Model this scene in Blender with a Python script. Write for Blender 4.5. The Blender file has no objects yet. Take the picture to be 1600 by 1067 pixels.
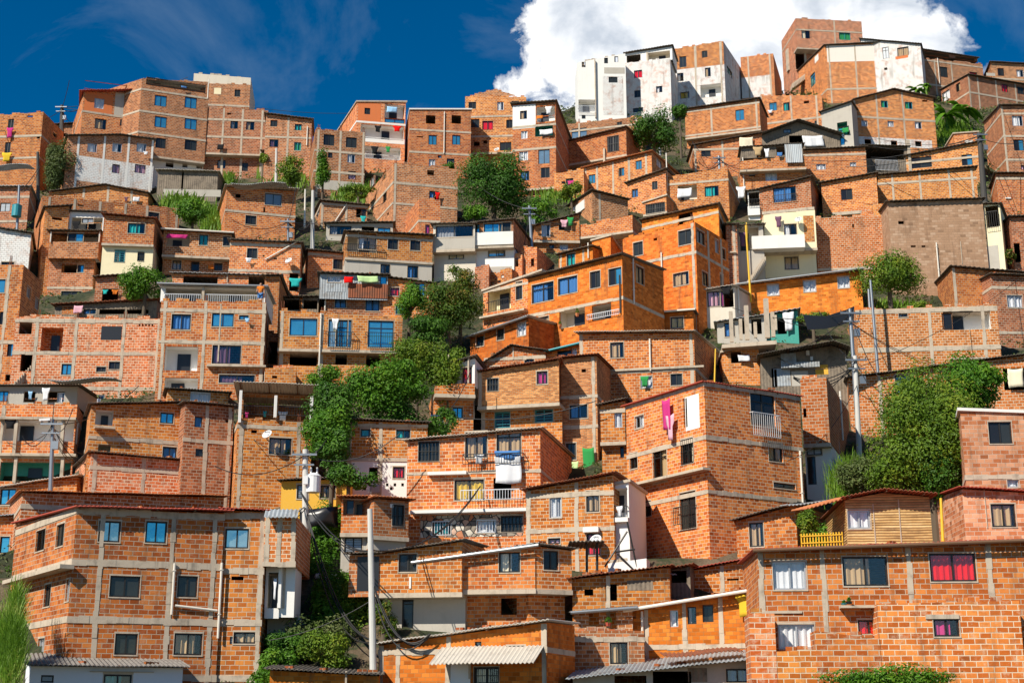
import bpy, math, random
from mathutils import Vector
R=math.radians
SC=bpy.context.scene; COL=SC.collection
# ---------------- camera, world, sun, exposure ----------------
F=2200.0; TILT=R(15.2); CX,CY=800.0,533.5
cam_d=bpy.data.cameras.new('camera'); cam=bpy.data.objects.new('camera',cam_d); COL.objects.link(cam)
cam_d.sensor_width=36; cam_d.lens=36*F/1600; cam_d.clip_end=6000; cam_d.clip_start=0.5
cam.location=(0,0,0); cam.rotation_euler=(math.pi/2+TILT,0,0); SC.camera=cam
SC.view_settings.view_transform='Standard'; SC.view_settings.look='None'
SC.view_settings.exposure=0.42; SC.view_settings.gamma=1
SUN_AZ=R(43); SUN_EL=R(41)      # sun behind the camera, to its left
sd=Vector((-math.sin(SUN_AZ)*math.cos(SUN_EL),-math.cos(SUN_AZ)*math.cos(SUN_EL),math.sin(SUN_EL)))
sl=bpy.data.lights.new('sun','SUN'); sun=bpy.data.objects.new('sun',sl); COL.objects.link(sun)
sl.energy=4.7; sl.angle=R(0.5); sl.color=(1,0.93,0.80)
sun.rotation_euler=sd.to_track_quat('Z','Y').to_euler()
def pix(x,y):
    dx=(x-CX)/F; dy=(CY-y)/F
    yw=math.cos(TILT)-math.sin(TILT)*dy; zw=math.sin(TILT)+math.cos(TILT)*dy
    return dx/yw, zw/yw          # X/Y and Z/Y
W=bpy.data.worlds.new('World'); SC.world=W; W.use_nodes=True
nt=W.node_tree; N=nt.nodes; Lk=nt.links; N.clear()
def nn(tree,t,**k):
    n=tree.nodes.new(t)
    for a,b in k.items(): setattr(n,a,b)
    return n
def mth(tree,op,a,b=None,clamp=False,c=None):
    n=nn(tree,'ShaderNodeMath',operation=op); n.use_clamp=clamp
    for i,v in enumerate((a,b,c)):
        if v is None: continue
        if isinstance(v,(int,float)): n.inputs[i].default_value=v
        else: tree.links.new(v,n.inputs[i])
    return n.outputs[0]
out=nn(nt,'ShaderNodeOutputWorld'); bg=nn(nt,'ShaderNodeBackground')
bg.inputs[1].default_value=0.10
sky=nn(nt,'ShaderNodeTexSky',sky_type='NISHITA'); sky.sun_disc=False
sky.sun_elevation=SUN_EL; sky.sun_rotation=math.atan2(sd.x,sd.y)
sky.altitude=1800; sky.air_density=1.0; sky.dust_density=0.1; sky.ozone_density=3.0
hs=nn(nt,'ShaderNodeHueSaturation'); hs.inputs['Saturation'].default_value=1.42; hs.inputs['Value'].default_value=0.70; hs.inputs['Hue'].default_value=0.498
Lk.new(sky.outputs[0],hs.inputs['Color'])
tc=nn(nt,'ShaderNodeTexCoord'); sp=nn(nt,'ShaderNodeSeparateXYZ'); Lk.new(tc.outputs['Generated'],sp.inputs[0])
ysafe=mth(nt,'MAXIMUM',sp.outputs[1],0.05)
U=mth(nt,'DIVIDE',sp.outputs[0],ysafe); V=mth(nt,'DIVIDE',sp.outputs[2],ysafe)
cv=nn(nt,'ShaderNodeCombineXYZ'); Lk.new(U,cv.inputs[0]); Lk.new(V,cv.inputs[1])
def noise(tree,vec,scale,detail=8,rough=0.55,dist=0.0):
    n=nn(tree,'ShaderNodeTexNoise'); n.inputs['Scale'].default_value=scale; n.inputs['Detail'].default_value=detail
    n.inputs['Roughness'].default_value=rough; n.inputs['Distortion'].default_value=dist
    if vec is not None: tree.links.new(vec,n.inputs['Vector'])
    return n.outputs['Fac']
fld=None
for (cx,cy,rx,ry) in ((1150,30,320,130),(930,110,115,75),(1010,60,190,150),(838,138,62,34),(1360,20,95,110),(1412,82,74,38),(1250,110,230,90)):
    u0,v0=pix(cx,cy); u1,_=pix(cx+rx,cy); _,v1=pix(cx,cy-ry)
    a=mth(nt,'DIVIDE',mth(nt,'SUBTRACT',U,u0),abs(u1-u0)); b=mth(nt,'DIVIDE',mth(nt,'SUBTRACT',V,v0),abs(v1-v0))
    d=mth(nt,'SQRT',mth(nt,'ADD',mth(nt,'MULTIPLY',a,a),mth(nt,'MULTIPLY',b,b)))
    f=mth(nt,'MULTIPLY',mth(nt,'SUBTRACT',1.0,d),min(rx,ry)/60.0)
    fld=f if fld is None else mth(nt,'MAXIMUM',fld,f)
n1=noise(nt,cv.outputs[0],26,10,0.62,0.3); n2=noise(nt,cv.outputs[0],9,6,0.5)
ff=mth(nt,'ADD',fld,mth(nt,'MULTIPLY',mth(nt,'SUBTRACT',n1,0.5),1.9))
ff=mth(nt,'ADD',ff,mth(nt,'MULTIPLY',mth(nt,'SUBTRACT',n2,0.5),1.2))
mask=mth(nt,'MULTIPLY_ADD',ff,3.6,True,0.25)
def ramp(tree,fac,stops):
    r=nn(tree,'ShaderNodeValToRGB'); e=r.color_ramp.elements
    while len(e)>1: e.remove(e[-1])
    e[0].position=stops[0][0]; e[0].color=(*stops[0][1],1)
    for p,c in stops[1:]:
        q=e.new(p); q.color=(*c,1)
    tree.links.new(fac,r.inputs[0]); return r.outputs[0]
shade=mth(nt,'ADD',mth(nt,'MULTIPLY',noise(nt,cv.outputs[0],11,7,0.55,0.4),1.0),mth(nt,'MULTIPLY',ff,-0.03))
ccol=ramp(nt,shade,((0.34,(9.2,9.1,9.0)),(0.48,(7.7,7.9,8.2)),(0.60,(4.7,5.2,5.9)))) 
wn=noise(nt,cv.outputs[0],5.0,9,0.6,0.6)
wisp=mth(nt,'MULTIPLY',mth(nt,'SUBTRACT',wn,0.50,True),1.3,True)
mx0=nn(nt,'ShaderNodeMix',data_type='RGBA'); Lk.new(wisp,mx0.inputs[0]); Lk.new(hs.outputs[0],mx0.inputs[6]); mx0.inputs[7].default_value=(2.6,3.4,4.4,1)
mx=nn(nt,'ShaderNodeMix',data_type='RGBA'); Lk.new(mask,mx.inputs[0]); Lk.new(mx0.outputs[2],mx.inputs[6]); Lk.new(ccol,mx.inputs[7])
Lk.new(mx.outputs[2],bg.inputs[0]); Lk.new(bg.outputs[0],out.inputs[0])
RND=random.Random(7)
# ---------------- materials ----------------
MAT={}
def newmat(name):
    m=bpy.data.materials.new(name); m.use_nodes=True; t=m.node_tree
    b=t.nodes['Principled BSDF']; return m,t,b
def setc(t,b,c): 
    if isinstance(c,tuple): b.inputs['Base Color'].default_value=(*c,1)
    else: t.links.new(c,b.inputs['Base Color'])
def mixc(t,fac,a,b,mode='MIX'):
    m=nn(t,'ShaderNodeMix',data_type='RGBA',blend_type=mode)
    if isinstance(fac,(int,float)): m.inputs[0].default_value=fac
    else: t.links.new(fac,m.inputs[0])
    for i,v in ((6,a),(7,b)):
        if isinstance(v,tuple): m.inputs[i].default_value=(*v,1)
        else: t.links.new(v,m.inputs[i])
    return m.outputs[2]
def bump(t,b,h,s=0.4,d=0.02):
    n=nn(t,'ShaderNodeBump'); n.inputs['Strength'].default_value=s; n.inputs['Distance'].default_value=d
    t.links.new(h,n.inputs['Height']); t.links.new(n.outputs[0],b.inputs['Normal'])
def uvv(t): return nn(t,'ShaderNodeTexCoord').outputs['UV']
def brick(name,c1,c2,mor,bw=0.40,bh=0.20,ms=0.016,smear=0.35,dark=0.35,paint=None,pfac=1.0,darkcol=(0.16,0.06,0.03)):
    m,t,b=newmat(name); uv=uvv(t)
    dn=nn(t,'ShaderNodeTexNoise'); dn.inputs['Scale'].default_value=1.6; dn.inputs['Detail'].default_value=4
    t.links.new(uv,dn.inputs['Vector'])
    va=nn(t,'ShaderNodeVectorMath',operation='SUBTRACT'); t.links.new(dn.outputs['Color'],va.inputs[0]); va.inputs[1].default_value=(.5,.5,.5)
    vs=nn(t,'ShaderNodeVectorMath',operation='SCALE'); t.links.new(va.outputs[0],vs.inputs[0]); vs.inputs[3].default_value=0.045
    vb=nn(t,'ShaderNodeVectorMath',operation='ADD'); t.links.new(uv,vb.inputs[0]); t.links.new(vs.outputs[0],vb.inputs[1])
    br=nn(t,'ShaderNodeTexBrick'); br.offset=0.5; t.links.new(vb.outputs[0],br.inputs['Vector'])
    br.inputs['Scale'].default_value=1; br.inputs['Brick Width'].default_value=bw; br.inputs['Row Height'].default_value=bh
    br.inputs['Mortar Size'].default_value=ms; br.inputs['Mortar Smooth'].default_value=0.3; br.inputs['Bias'].default_value=0.0
    br.inputs['Color1'].default_value=(0,0,0,1); br.inputs['Color2'].default_value=(1,1,1,1); br.inputs['Mortar'].default_value=(.5,.5,.5,1)
    rnd=br.outputs['Color']
    oi=nn(t,'ShaderNodeObjectInfo')
    cc=ramp(t,rnd,((0.0,tuple(x*0.62 for x in c1)),(0.07,tuple(x*0.9 for x in c1)),(0.35,c1),(0.65,c2),(1.0,tuple(min(1,x*y) for x,y in zip(c2,(1.2,1.35,1.5))))))
    # odd burnt bricks
    br2=nn(t,'ShaderNodeTexBrick'); br2.offset=0.5; t.links.new(vb.outputs[0],br2.inputs['Vector'])
    n1=noise(t,uv,0.35,4,0.6); n2=noise(t,uv,1.1,6,0.65); n3=noise(t,uv,7,5,0.7)
    cc=mixc(t,mth(t,'MULTIPLY',mth(t,'SUBTRACT',n2,0.52,True),dark*4,True),cc,darkcol)
    cc=mixc(t,mth(t,'MULTIPLY',mth(t,'SUBTRACT',n1,0.45,True),1.1,True),cc,c2)
    # lighter dusty speckle
    cc=mixc(t,mth(t,'MULTIPLY',mth(t,'SUBTRACT',n3,0.56,True),1.1,True),cc,mor)
    # mortar, with smears where it was wiped over the joints
    r7=mth(t,'FRACT',mth(t,'MULTIPLY',oi.outputs['Random'],7.31)); r13=mth(t,'FRACT',mth(t,'MULTIPLY',oi.outputs['Random'],13.7))
    sm=mth(t,'MULTIPLY',mth(t,'SUBTRACT',noise(t,uv,2.3,6,0.7),mth(t,'MULTIPLY_ADD',r7,0.13,False,0.48),True),smear*7,True)
    mf=mth(t,'MAXIMUM',br.outputs['Fac'],mth(t,'MULTIPLY',sm,0.55))
    mcol=mixc(t,n2,tuple(x*0.8 for x in mor),tuple(min(1,x*1.1) for x in mor))
    mcol=mixc(t,mth(t,'MULTIPLY',r13,0.45),mcol,tuple(x*0.55 for x in mor))
    cc=mixc(t,mf,cc,mcol)
    hv=nn(t,'ShaderNodeHueSaturation'); t.links.new(cc,hv.inputs['Color'])
    t.links.new(mth(t,'MULTIPLY_ADD',r7,0.014,False,0.494),hv.inputs['Hue'])
    t.links.new(mth(t,'MULTIPLY_ADD',oi.outputs['Random'],0.36,False,0.74),hv.inputs['Value'])
    cc=hv.outputs[0]
    if paint:
        pk=mth(t,'MULTIPLY',mth(t,'SUBTRACT',0.70,noise(t,uv,1.1,9,0.78)),5,True)
        pc=mixc(t,br.outputs['Fac'],paint,tuple(x*0.62 for x in paint))
        cc=mixc(t,mth(t,'MULTIPLY',pk,pfac),cc,pc)
    # rain streaks
    mp=nn(t,'ShaderNodeMapping'); mp.inputs['Scale'].default_value=(1.7,0.22,1); t.links.new(uv,mp.inputs[0])
    st=noise(t,mp.outputs[0],1.0,7,0.68)
    cc=mixc(t,mth(t,'MULTIPLY',mth(t,'SUBTRACT',st,0.52,True),3.2,True),cc,(0.13,0.075,0.045))
    setc(t,b,cc); b.inputs['Roughness'].default_value=0.9; b.inputs['Specular IOR Level'].default_value=0.15
    h=mth(t,'SUBTRACT',mth(t,'MULTIPLY',n3,0.5),br.outputs['Fac'])
    bump(t,b,h,0.55,0.02)
    return m
def plaster(name,c,grime=(0.2,0.17,0.13),g=0.5,rough=0.9,scale=1.0):
    m,t,b=newmat(name); uv=uvv(t)
    n1=noise(t,uv,0.7*scale,8,0.65); n2=noise(t,uv,9,4,0.6)
    mp=nn(t,'ShaderNodeMapping'); mp.inputs['Scale'].default_value=(2.5,0.2,1); t.links.new(uv,mp.inputs[0])
    st=noise(t,mp.outputs[0],1.0,6,0.65)
    cc=mixc(t,mth(t,'MULTIPLY',mth(t,'SUBTRACT',n1,0.5,True),g*2.4,True),c,grime)
    cc=mixc(t,mth(t,'MULTIPLY',mth(t,'SUBTRACT',st,0.54,True),g*3,True),cc,grime)
    cc=mixc(t,mth(t,'MULTIPLY',n2,0.15),cc,(0.75,0.7,0.62))
    setc(t,b,cc); b.inputs['Roughness'].default_value=rough; b.inputs['Specular IOR Level'].default_value=0.2
    bump(t,b,n2,0.25,0.01); return m
def sheet(name,c1,c2,thr=0.5,met=0.0,rough=0.6,ax=0,freq=2*math.pi/0.18,bs=0.8):
    m,t,b=newmat(name); uv=uvv(t)
    n1=noise(t,uv,1.2,8,0.7); n2=noise(t,uv,6,5,0.6)
    f=mth(t,'MULTIPLY',mth(t,'SUBTRACT',mth(t,'ADD',mth(t,'MULTIPLY',n1,0.8),mth(t,'MULTIPLY',n2,0.25)),thr),6,True)
    setc(t,b,mixc(t,f,c1,c2)); b.inputs['Roughness'].default_value=rough; b.inputs['Metallic'].default_value=met
    sx=nn(t,'ShaderNodeSeparateXYZ'); t.links.new(uv,sx.inputs[0])
    w=mth(t,'SINE',mth(t,'MULTIPLY',sx.outputs[ax],freq))
    if bs>0: bump(t,b,w,bs,0.02)
    return m
def plain(name,c,rough=0.6,met=0.0,var=0.25,emis=None,sc=4):
    m,t,b=newmat(name); tcn=nn(t,'ShaderNodeTexCoord').outputs['Object']
    n=noise(t,tcn,sc,5,0.6)
    setc(t,b,mixc(t,mth(t,'MULTIPLY',n,var),c,tuple(x*0.4 for x in c)))
    b.inputs['Roughness'].default_value=rough; b.inputs['Metallic'].default_value=met
    return m
OR1=(0.50,0.115,0.018); OR2=(0.68,0.205,0.042)
MOR=(0.72,0.56,0.37)
M=MAT
M['b']=brick('orange_block',OR1,OR2,MOR,0.32,0.172,0.0155,dark=0.5)
M['B']=brick('large_orange_block',OR1,OR2,(0.70,0.56,0.41),0.40,0.205,0.016,dark=0.5,smear=0.5)
M['d']=brick('weathered_block',(0.36,0.105,0.035),(0.52,0.17,0.06),(0.62,0.48,0.35),0.32,0.172,0.017,dark=0.8)
M['o']=brick('bright_orange_block',(0.62,0.15,0.016),(0.74,0.205,0.028),(0.60,0.28,0.09),0.33,0.17,0.011,smear=0.1,dark=0.12)
M['s']=brick('small_brick',(0.50,0.15,0.04),(0.72,0.28,0.09),(0.50,0.34,0.2),0.26,0.095,0.016,smear=0.2)
M['k']=brick('pink_washed_block',(0.54,0.16,0.06),(0.68,0.30,0.16),(0.68,0.5,0.38),0.38,0.2,0.014,smear=0.6)
M['m']=brick('pale_joint_block',OR1,(0.58,0.17,0.05),(0.78,0.64,0.46),0.33,0.18,0.018,smear=0.8,dark=0.7)
M['X']=brick('rough_garden_block',OR1,OR2,(0.76,0.62,0.45),0.43,0.21,0.018,smear=0.9,dark=0.9)
M['W']=brick('white_painted_block',OR1,OR2,(0.6,0.5,0.4),0.34,0.175,0.02,paint=(0.82,0.80,0.77))
M['P']=plaster('white_plaster',(0.84,0.82,0.78),(0.5,0.46,0.4),0.25)
M['L']=plaster('lilac_plaster',(0.74,0.75,0.8),(0.5,0.5,0.52),0.2)
M['G']=plaster('grey_cement',(0.46,0.42,0.36),(0.2,0.17,0.14),0.5)
M['H']=plaster('pale_cement',(0.66,0.59,0.48),(0.34,0.27,0.2),0.45)
M['T']=brick('tan_rendered_block',(0.42,0.26,0.155),(0.45,0.28,0.17),(0.47,0.30,0.185),0.42,0.21,0.012,smear=0.5,dark=0.1)
M['C']=plaster('cream_plaster',(0.86,0.75,0.48),(0.5,0.38,0.2),0.35)
M['E']=plaster('teal_plaster',(0.015,0.30,0.24),(0.02,0.12,0.1),0.2)
M['Y']=plaster('ochre_plaster',(0.80,0.42,0.02),(0.4,0.2,0.03),0.25)
M['O']=plaster('orange_plaster',(0.66,0.15,0.02),(0.4,0.12,0.04),0.3)
M['F']=sheet('weathered_boards',(0.24,0.19,0.14),(0.10,0.08,0.06),0.5,0,0.9,0,2*math.pi/0.2,0.5)
def slats():
    m,t,b=newmat('bamboo_slats'); uv=uvv(t); sx=nn(t,'ShaderNodeSeparateXYZ'); t.links.new(uv,sx.inputs[0])
    dn=noise(t,uv,0.9,3,0.5)
    yy=mth(t,'DIVIDE',mth(t,'ADD',sx.outputs[1],mth(t,'MULTIPLY',dn,0.06)),0.115); fr=mth(t,'FRACT',yy); row=mth(t,'FLOOR',yy)
    cv_=nn(t,'ShaderNodeCombineXYZ'); t.links.new(mth(t,'MULTIPLY',sx.outputs[0],0.35),cv_.inputs[0]); t.links.new(mth(t,'MULTIPLY',row,3.7),cv_.inputs[1])
    c=ramp(t,noise(t,cv_.outputs[0],1.3,5,0.7),((0.3,(0.24,0.13,0.05)),(0.5,(0.52,0.31,0.11)),(0.66,(0.68,0.48,0.22))))
    gap=mth(t,'LESS_THAN',fr,0.13); c=mixc(t,gap,c,(0.07,0.035,0.015)); setc(t,b,c); b.inputs['Roughness'].default_value=0.6
    bump(t,b,mth(t,'SINE',mth(t,'MULTIPLY',fr,3.14159)),0.8,0.03); return m
M['A']=slats()
def rubble():
    m,t,b=newmat('rubble_stone'); uv=uvv(t)
    v=nn(t,'ShaderNodeTexVoronoi'); v.inputs['Scale'].default_value=3.2; t.links.new(uv,v.inputs['Vector'])
    e=nn(t,'ShaderNodeTexVoronoi',feature='DISTANCE_TO_EDGE'); e.inputs['Scale'].default_value=3.2; t.links.new(uv,e.inputs['Vector'])
    sp_=nn(t,'ShaderNodeSeparateColor'); t.links.new(v.outputs['Color'],sp_.inputs[0])
    c=ramp(t,sp_.outputs[0],((0.0,(0.10,0.08,0.07)),(0.3,(0.42,0.36,0.28)),(0.6,(0.7,0.64,0.54)),(0.85,(0.5,0.2,0.1))))
    c=mixc(t,mth(t,'LESS_THAN',e.outputs['Distance'],0.06),c,(0.05,0.045,0.04)); setc(t,b,c); b.inputs['Roughness'].default_value=0.95
    bump(t,b,e.outputs['Distance'],0.8,0.08); return m
M['S']=rubble()
M['Z']=sheet('zinc_sheet',(0.36,0.39,0.41),(0.22,0.20,0.18),0.5,0.2,0.55,bs=0.35)
M['R']=sheet('rusty_sheet',(0.26,0.075,0.03),(0.13,0.06,0.035),0.5,0.0,0.85)
M['Q']=sheet('red_painted_sheet',(0.42,0.07,0.04),(0.2,0.06,0.04),0.6,0.0,0.7)
M['U']=sheet('grey_fibre_sheet',(0.22,0.20,0.18),(0.12,0.10,0.09),0.5,0,0.9)
M['N']=sheet('dark_fibre_sheet',(0.10,0.085,0.07),(0.20,0.16,0.12),0.5,0,0.9)
M['V']=sheet('pale_fibre_sheet',(0.52,0.47,0.40),(0.28,0.25,0.21),0.55,0,0.9)
M['J']=sheet('orange_clay_sheet',(0.55,0.19,0.07),(0.25,0.09,0.05),0.55,0,0.9)
M['PK']=plaster('pale_pink_plaster',(0.82,0.74,0.66),(0.6,0.5,0.4),0.15)
M['conc']=plaster('raw_concrete',(0.50,0.41,0.31),(0.15,0.115,0.085),1.3,0.95,2.2)
M['concw']=plaster('white_concrete',(0.78,0.76,0.72),(0.4,0.36,0.3),0.3)
M['fk']=plain('dark_metal_frame',(0.03,0.028,0.026),0.45,0.3)
M['fw']=plain('grey_aluminium_frame',(0.55,0.56,0.57),0.4,0.5)
M['ft']=plain('teal_metal_frame',(0.03,0.28,0.33),0.5,0.1)
M['wood']=plain('brown_wood',(0.16,0.08,0.04),0.8)
M['pvc']=plain('cream_drainpipe',(0.78,0.72,0.62),0.5)
M['steelw']=plain('white_metal_bars',(0.75,0.76,0.78),0.4,0.2)
M['galv']=plain('galvanised_steel',(0.34,0.36,0.38),0.4,0.7)
M['polec']=plain('pole_concrete',(0.62,0.60,0.56),0.85)
M['poled']=plain('tarred_pole',(0.06,0.055,0.05),0.8)
M['wire']=plain('black_cable',(0.02,0.02,0.02),0.6)
M['black']=plain('black_plastic',(0.015,0.015,0.018),0.35)
M['yel']=plain('yellow_paint',(0.85,0.5,0.03),0.5)
M['plastic']=plain('white_plastic',(0.8,0.8,0.8),0.4)
M['room']=plain('dim_interior',(0.30,0.25,0.20),0.9)
def glass(name,c,met,rough=0.04):
    m,t,b=newmat(name); tcn=nn(t,'ShaderNodeTexCoord').outputs['Object']
    n=noise(t,tcn,1.4,4,0.5); setc(t,b,mixc(t,n,c,tuple(x*0.55 for x in c)))
    b.inputs['Metallic'].default_value=met; b.inputs['Roughness'].default_value=rough
    bump(t,b,noise(t,tcn,2.0,2,0.5),0.12,0.05); return m
M['gd']=glass('dark_glass',(0.06,0.065,0.06),0.35,0.06)
M['gd2']=glass('dim_glass',(0.02,0.02,0.022),0.0,0.1)
M['gb']=glass('blue_mirror_glass',(0.20,0.75,0.85),0.8,0.05)
M['gp']=glass('pale_mirror_glass',(0.75,0.85,0.75),0.8,0.05)
def clearg():
    m,t,b=newmat('clear_glass'); t.nodes.remove(b)
    o=t.nodes['Material Output']; tr=nn(t,'ShaderNodeBsdfTransparent'); gl=nn(t,'ShaderNodeBsdfGlossy'); gl.inputs['Roughness'].default_value=0.05
    mx=nn(t,'ShaderNodeMixShader'); mx.inputs[0].default_value=0.06
    t.links.new(tr.outputs[0],mx.inputs[1]); t.links.new(gl.outputs[0],mx.inputs[2]); t.links.new(mx.outputs[0],o.inputs[0]); return m
M['gc']=clearg()
CLC={'w':((0.8,0.8,0.82),'white'),'t':((0.55,0.38,0.2),'tan'),'r':((0.80,0.012,0.01),'red'),'p':((0.60,0.045,0.22),'magenta'),
 'u':((0.16,0.08,0.13),'purple'),'y':((0.75,0.5,0.04),'yellow'),'e':((0.03,0.42,0.40),'teal'),'b':((0.08,0.22,0.5),'blue'),
 'g':((0.04,0.30,0.08),'green'),'k':((0.02,0.02,0.022),'black'),'c':((0.85,0.75,0.55),'cream'),'o':((0.7,0.2,0.03),'orange'),
 'i':((0.75,0.42,0.5),'pink'),'l':((0.35,0.6,0.85),'light blue'),'a':((0.55,0.75,0.35),'pale green'),'s':((0.35,0.36,0.38),'grey')}
for k_,(c_,n_) in CLC.items():
    m_,t_,b_=newmat(n_.replace(' ','_')+'_cloth'); tcn_=nn(t_,'ShaderNodeTexCoord').outputs['Object']
    nz=noise(t_,tcn_,3.0,4,0.6); setc(t_,b_,mixc(t_,mth(t_,'MULTIPLY',nz,0.4),c_,tuple(x*0.6 for x in c_)))
    b_.inputs['Roughness'].default_value=0.95; b_.inputs['Specular IOR Level'].default_value=0.1; M['c_'+k_]=m_
def leafm(name,ca,cb,cc,sc=0.5):
    m,t,b=newmat(name); tcn=nn(t,'ShaderNodeTexCoord')
    n=noise(t,tcn.outputs['Object'],sc,4,0.6); n2=noise(t,tcn.outputs['Object'],7.0,2,0.7)
    f=mth(t,'ADD',mth(t,'MULTIPLY',n,0.55),mth(t,'MULTIPLY',n2,0.45))
    setc(t,b,ramp(t,f,((0.32,ca),(0.52,cb),(0.68,cc)))); b.inputs['Roughness'].default_value=0.55; b.inputs['Specular IOR Level'].default_value=0.3
    tr=nn(t,'ShaderNodeBsdfTranslucent'); tr.inputs[0].default_value=(*[min(1,x*1.3) for x in cb],1)
    mx=nn(t,'ShaderNodeMixShader'); mx.inputs[0].default_value=0.25; o=t.nodes['Material Output']
    t.links.new(b.outputs[0],mx.inputs[1]); t.links.new(tr.outputs[0],mx.inputs[2]); t.links.new(mx.outputs[0],o.inputs[0]); return m
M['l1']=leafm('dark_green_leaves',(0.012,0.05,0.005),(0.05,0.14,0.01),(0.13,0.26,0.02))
M['l2']=leafm('fresh_green_leaves',(0.02,0.075,0.005),(0.08,0.21,0.01),(0.22,0.35,0.02))
M['l3']=leafm('yellow_green_leaves',(0.02,0.065,0.006),(0.12,0.21,0.012),(0.34,0.34,0.03))
M['l4']=leafm('olive_grey_leaves',(0.03,0.055,0.015),(0.10,0.14,0.035),(0.20,0.20,0.07))
M['l5']=leafm('reddish_green_leaves',(0.02,0.065,0.008),(0.08,0.15,0.012),(0.33,0.13,0.025))
M['gr']=leafm('grass_blades',(0.05,0.10,0.012),(0.13,0.26,0.015),(0.32,0.32,0.06),0.8)
M['bark']=plain('bark',(0.12,0.09,0.06),0.95)
def soil():
    m,t,b=newmat('hillside_soil'); tcn=nn(t,'ShaderNodeTexCoord').outputs['Object']
    n=noise(t,tcn,0.25,8,0.65); n2=noise(t,tcn,2.5,6,0.7)
    setc(t,b,ramp(t,mth(t,'ADD',mth(t,'MULTIPLY',n,0.6),mth(t,'MULTIPLY',n2,0.4)),((0.38,(0.012,0.018,0.006)),(0.48,(0.035,0.045,0.015)),(0.54,(0.10,0.07,0.04)),(0.62,(0.16,0.12,0.075)))))
    b.inputs['Roughness'].default_value=1; bump(t,b,n2,1.0,0.15); return m
M['soil']=soil()
# ---------------- mesh helpers ----------------
class MB:
    def __init__(s): s.v=[]; s.f=[]; s.uv=[]; s.m=[]; s.mats=[]
    def mi(s,k):
        if k not in s.mats: s.mats.append(k)
        return s.mats.index(k)
    def poly(s,pts,uvs=None,mat=None):
        n=len(s.v); s.v.extend([tuple(p) for p in pts]); s.f.append(tuple(range(n,n+len(pts))))
        s.uv.extend(uvs if uvs else [(0,0)]*len(pts)); s.m.append(s.mi(mat) if mat else 0)
    def box(s,o,ax,ay,az,mat=None,uvo=(0,0)):
        o=Vector(o); ax=Vector(ax); ay=Vector(ay); az=Vector(az)
        lx,ly,lz=ax.length,ay.length,az.length; ux,uy=uvo
        def q(p,a,b,la,lb,fl):
            pts=[p,p+a,p+a+b,p+b]; uv=[(ux,uy),(ux+la,uy),(ux+la,uy+lb),(ux,uy+lb)]
            if fl: pts.reverse(); uv.reverse()
            s.poly(pts,uv,mat)
        rh=ax.cross(ay).dot(az)>0
        q(o,ax,az,lx,lz,not rh); q(o+ay,ax,az,lx,lz,rh); q(o,ay,az,ly,lz,rh); q(o+ax,ay,az,ly,lz,not rh)
        q(o,ax,ay,lx,ly,rh); q(o+az,ax,ay,lx,ly,not rh)
    def tube(s,p,q,r,r2=None,n=8,mat=None):
        p=Vector(p);q=Vector(q); d=(q-p); L=d.length
        if L<1e-6: return
        d.normalize(); r2=r if r2 is None else r2
        a=d.orthogonal().normalized(); b=d.cross(a)
        ra=[p+(a*math.cos(2*math.pi*i/n)+b*math.sin(2*math.pi*i/n))*r for i in range(n)]
        rb=[q+(a*math.cos(2*math.pi*i/n)+b*math.sin(2*math.pi*i/n))*r2 for i in range(n)]
        for i in range(n):
            j=(i+1)%n; s.poly([ra[i],ra[j],rb[j],rb[i]],[(i/n,0),(i/n+1/n,0),(i/n+1/n,L),(i/n,L)],mat)
        s.poly(list(reversed(ra)),None,mat); s.poly(rb,None,mat)
    def build(s,name,mats,parent=None,origin=None,smooth=False):
        if not s.f: return None
        me=bpy.data.meshes.new(name); o3=Vector(origin) if origin is not None else Vector((0,0,0))
        me.from_pydata([(a-o3.x,b-o3.y,c-o3.z) for a,b,c in s.v],[],s.f)
        ul=me.uv_layers.new(name='UVMap'); flat=[]
        for a,b in s.uv: flat+= [a,b]
        ul.data.foreach_set('uv',flat)
        if s.mats:
            for k in s.mats: me.materials.append(M[k])
            me.polygons.foreach_set('material_index',s.m)
        else: me.materials.append(M[mats])
        if smooth: me.polygons.foreach_set('use_smooth',[True]*len(s.f))
        me.update(); ob=bpy.data.objects.new(name,me); COL.objects.link(ob)
        ob.location=o3
        if parent: ob.parent=parent; ob.location=o3-PL[parent.name]
        PL[ob.name]=o3
        return ob
PL={}
def empty(name,loc,label,cat,group=None):
    o=bpy.data.objects.new(name,None); COL.objects.link(o); o.location=loc; o.empty_display_size=0.3
    PL[o.name]=Vector(loc); tag(o,label,cat,group); return o
LABELS={}
def tag(o,label,cat,group=None):
    o['label']=label; o['category']=cat
    if group: o['group']=group
    LABELS.setdefault(label,[]).append(o.name)
def ratio_y(r):   # default distance of a thing whose foot is seen at slope r
    return 40.6/max(0.7-r,0.16)
def depth(x,y): return ratio_y(pix(x,y)[1])
def at(x,y,Y):
    a,b=pix(x,y); return Vector((a*Y,Y,b*Y))
def cap(X,Y):
    px=800+X/Y*2200 if Y>1 else 800
    if px<480: c=138
    elif px<1000: c=138+(px-480)/520*40
    else: c=178
    return c
SEGS=[]   # (A, d, L, z) fronts of the houses: the bank is cut away before and behind them
FOOT=[]
def plane_z(X,Y):
    c=cap(X,max(Y,60)); z=(min(Y,c)-58)*0.7; z=max(z,-14.0)
    if Y>c: z-=(Y-c)*0.25
    return z-0.35+0.35*math.sin(X*0.21+Y*0.13)*math.cos(Y*0.23-X*0.05)
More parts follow.
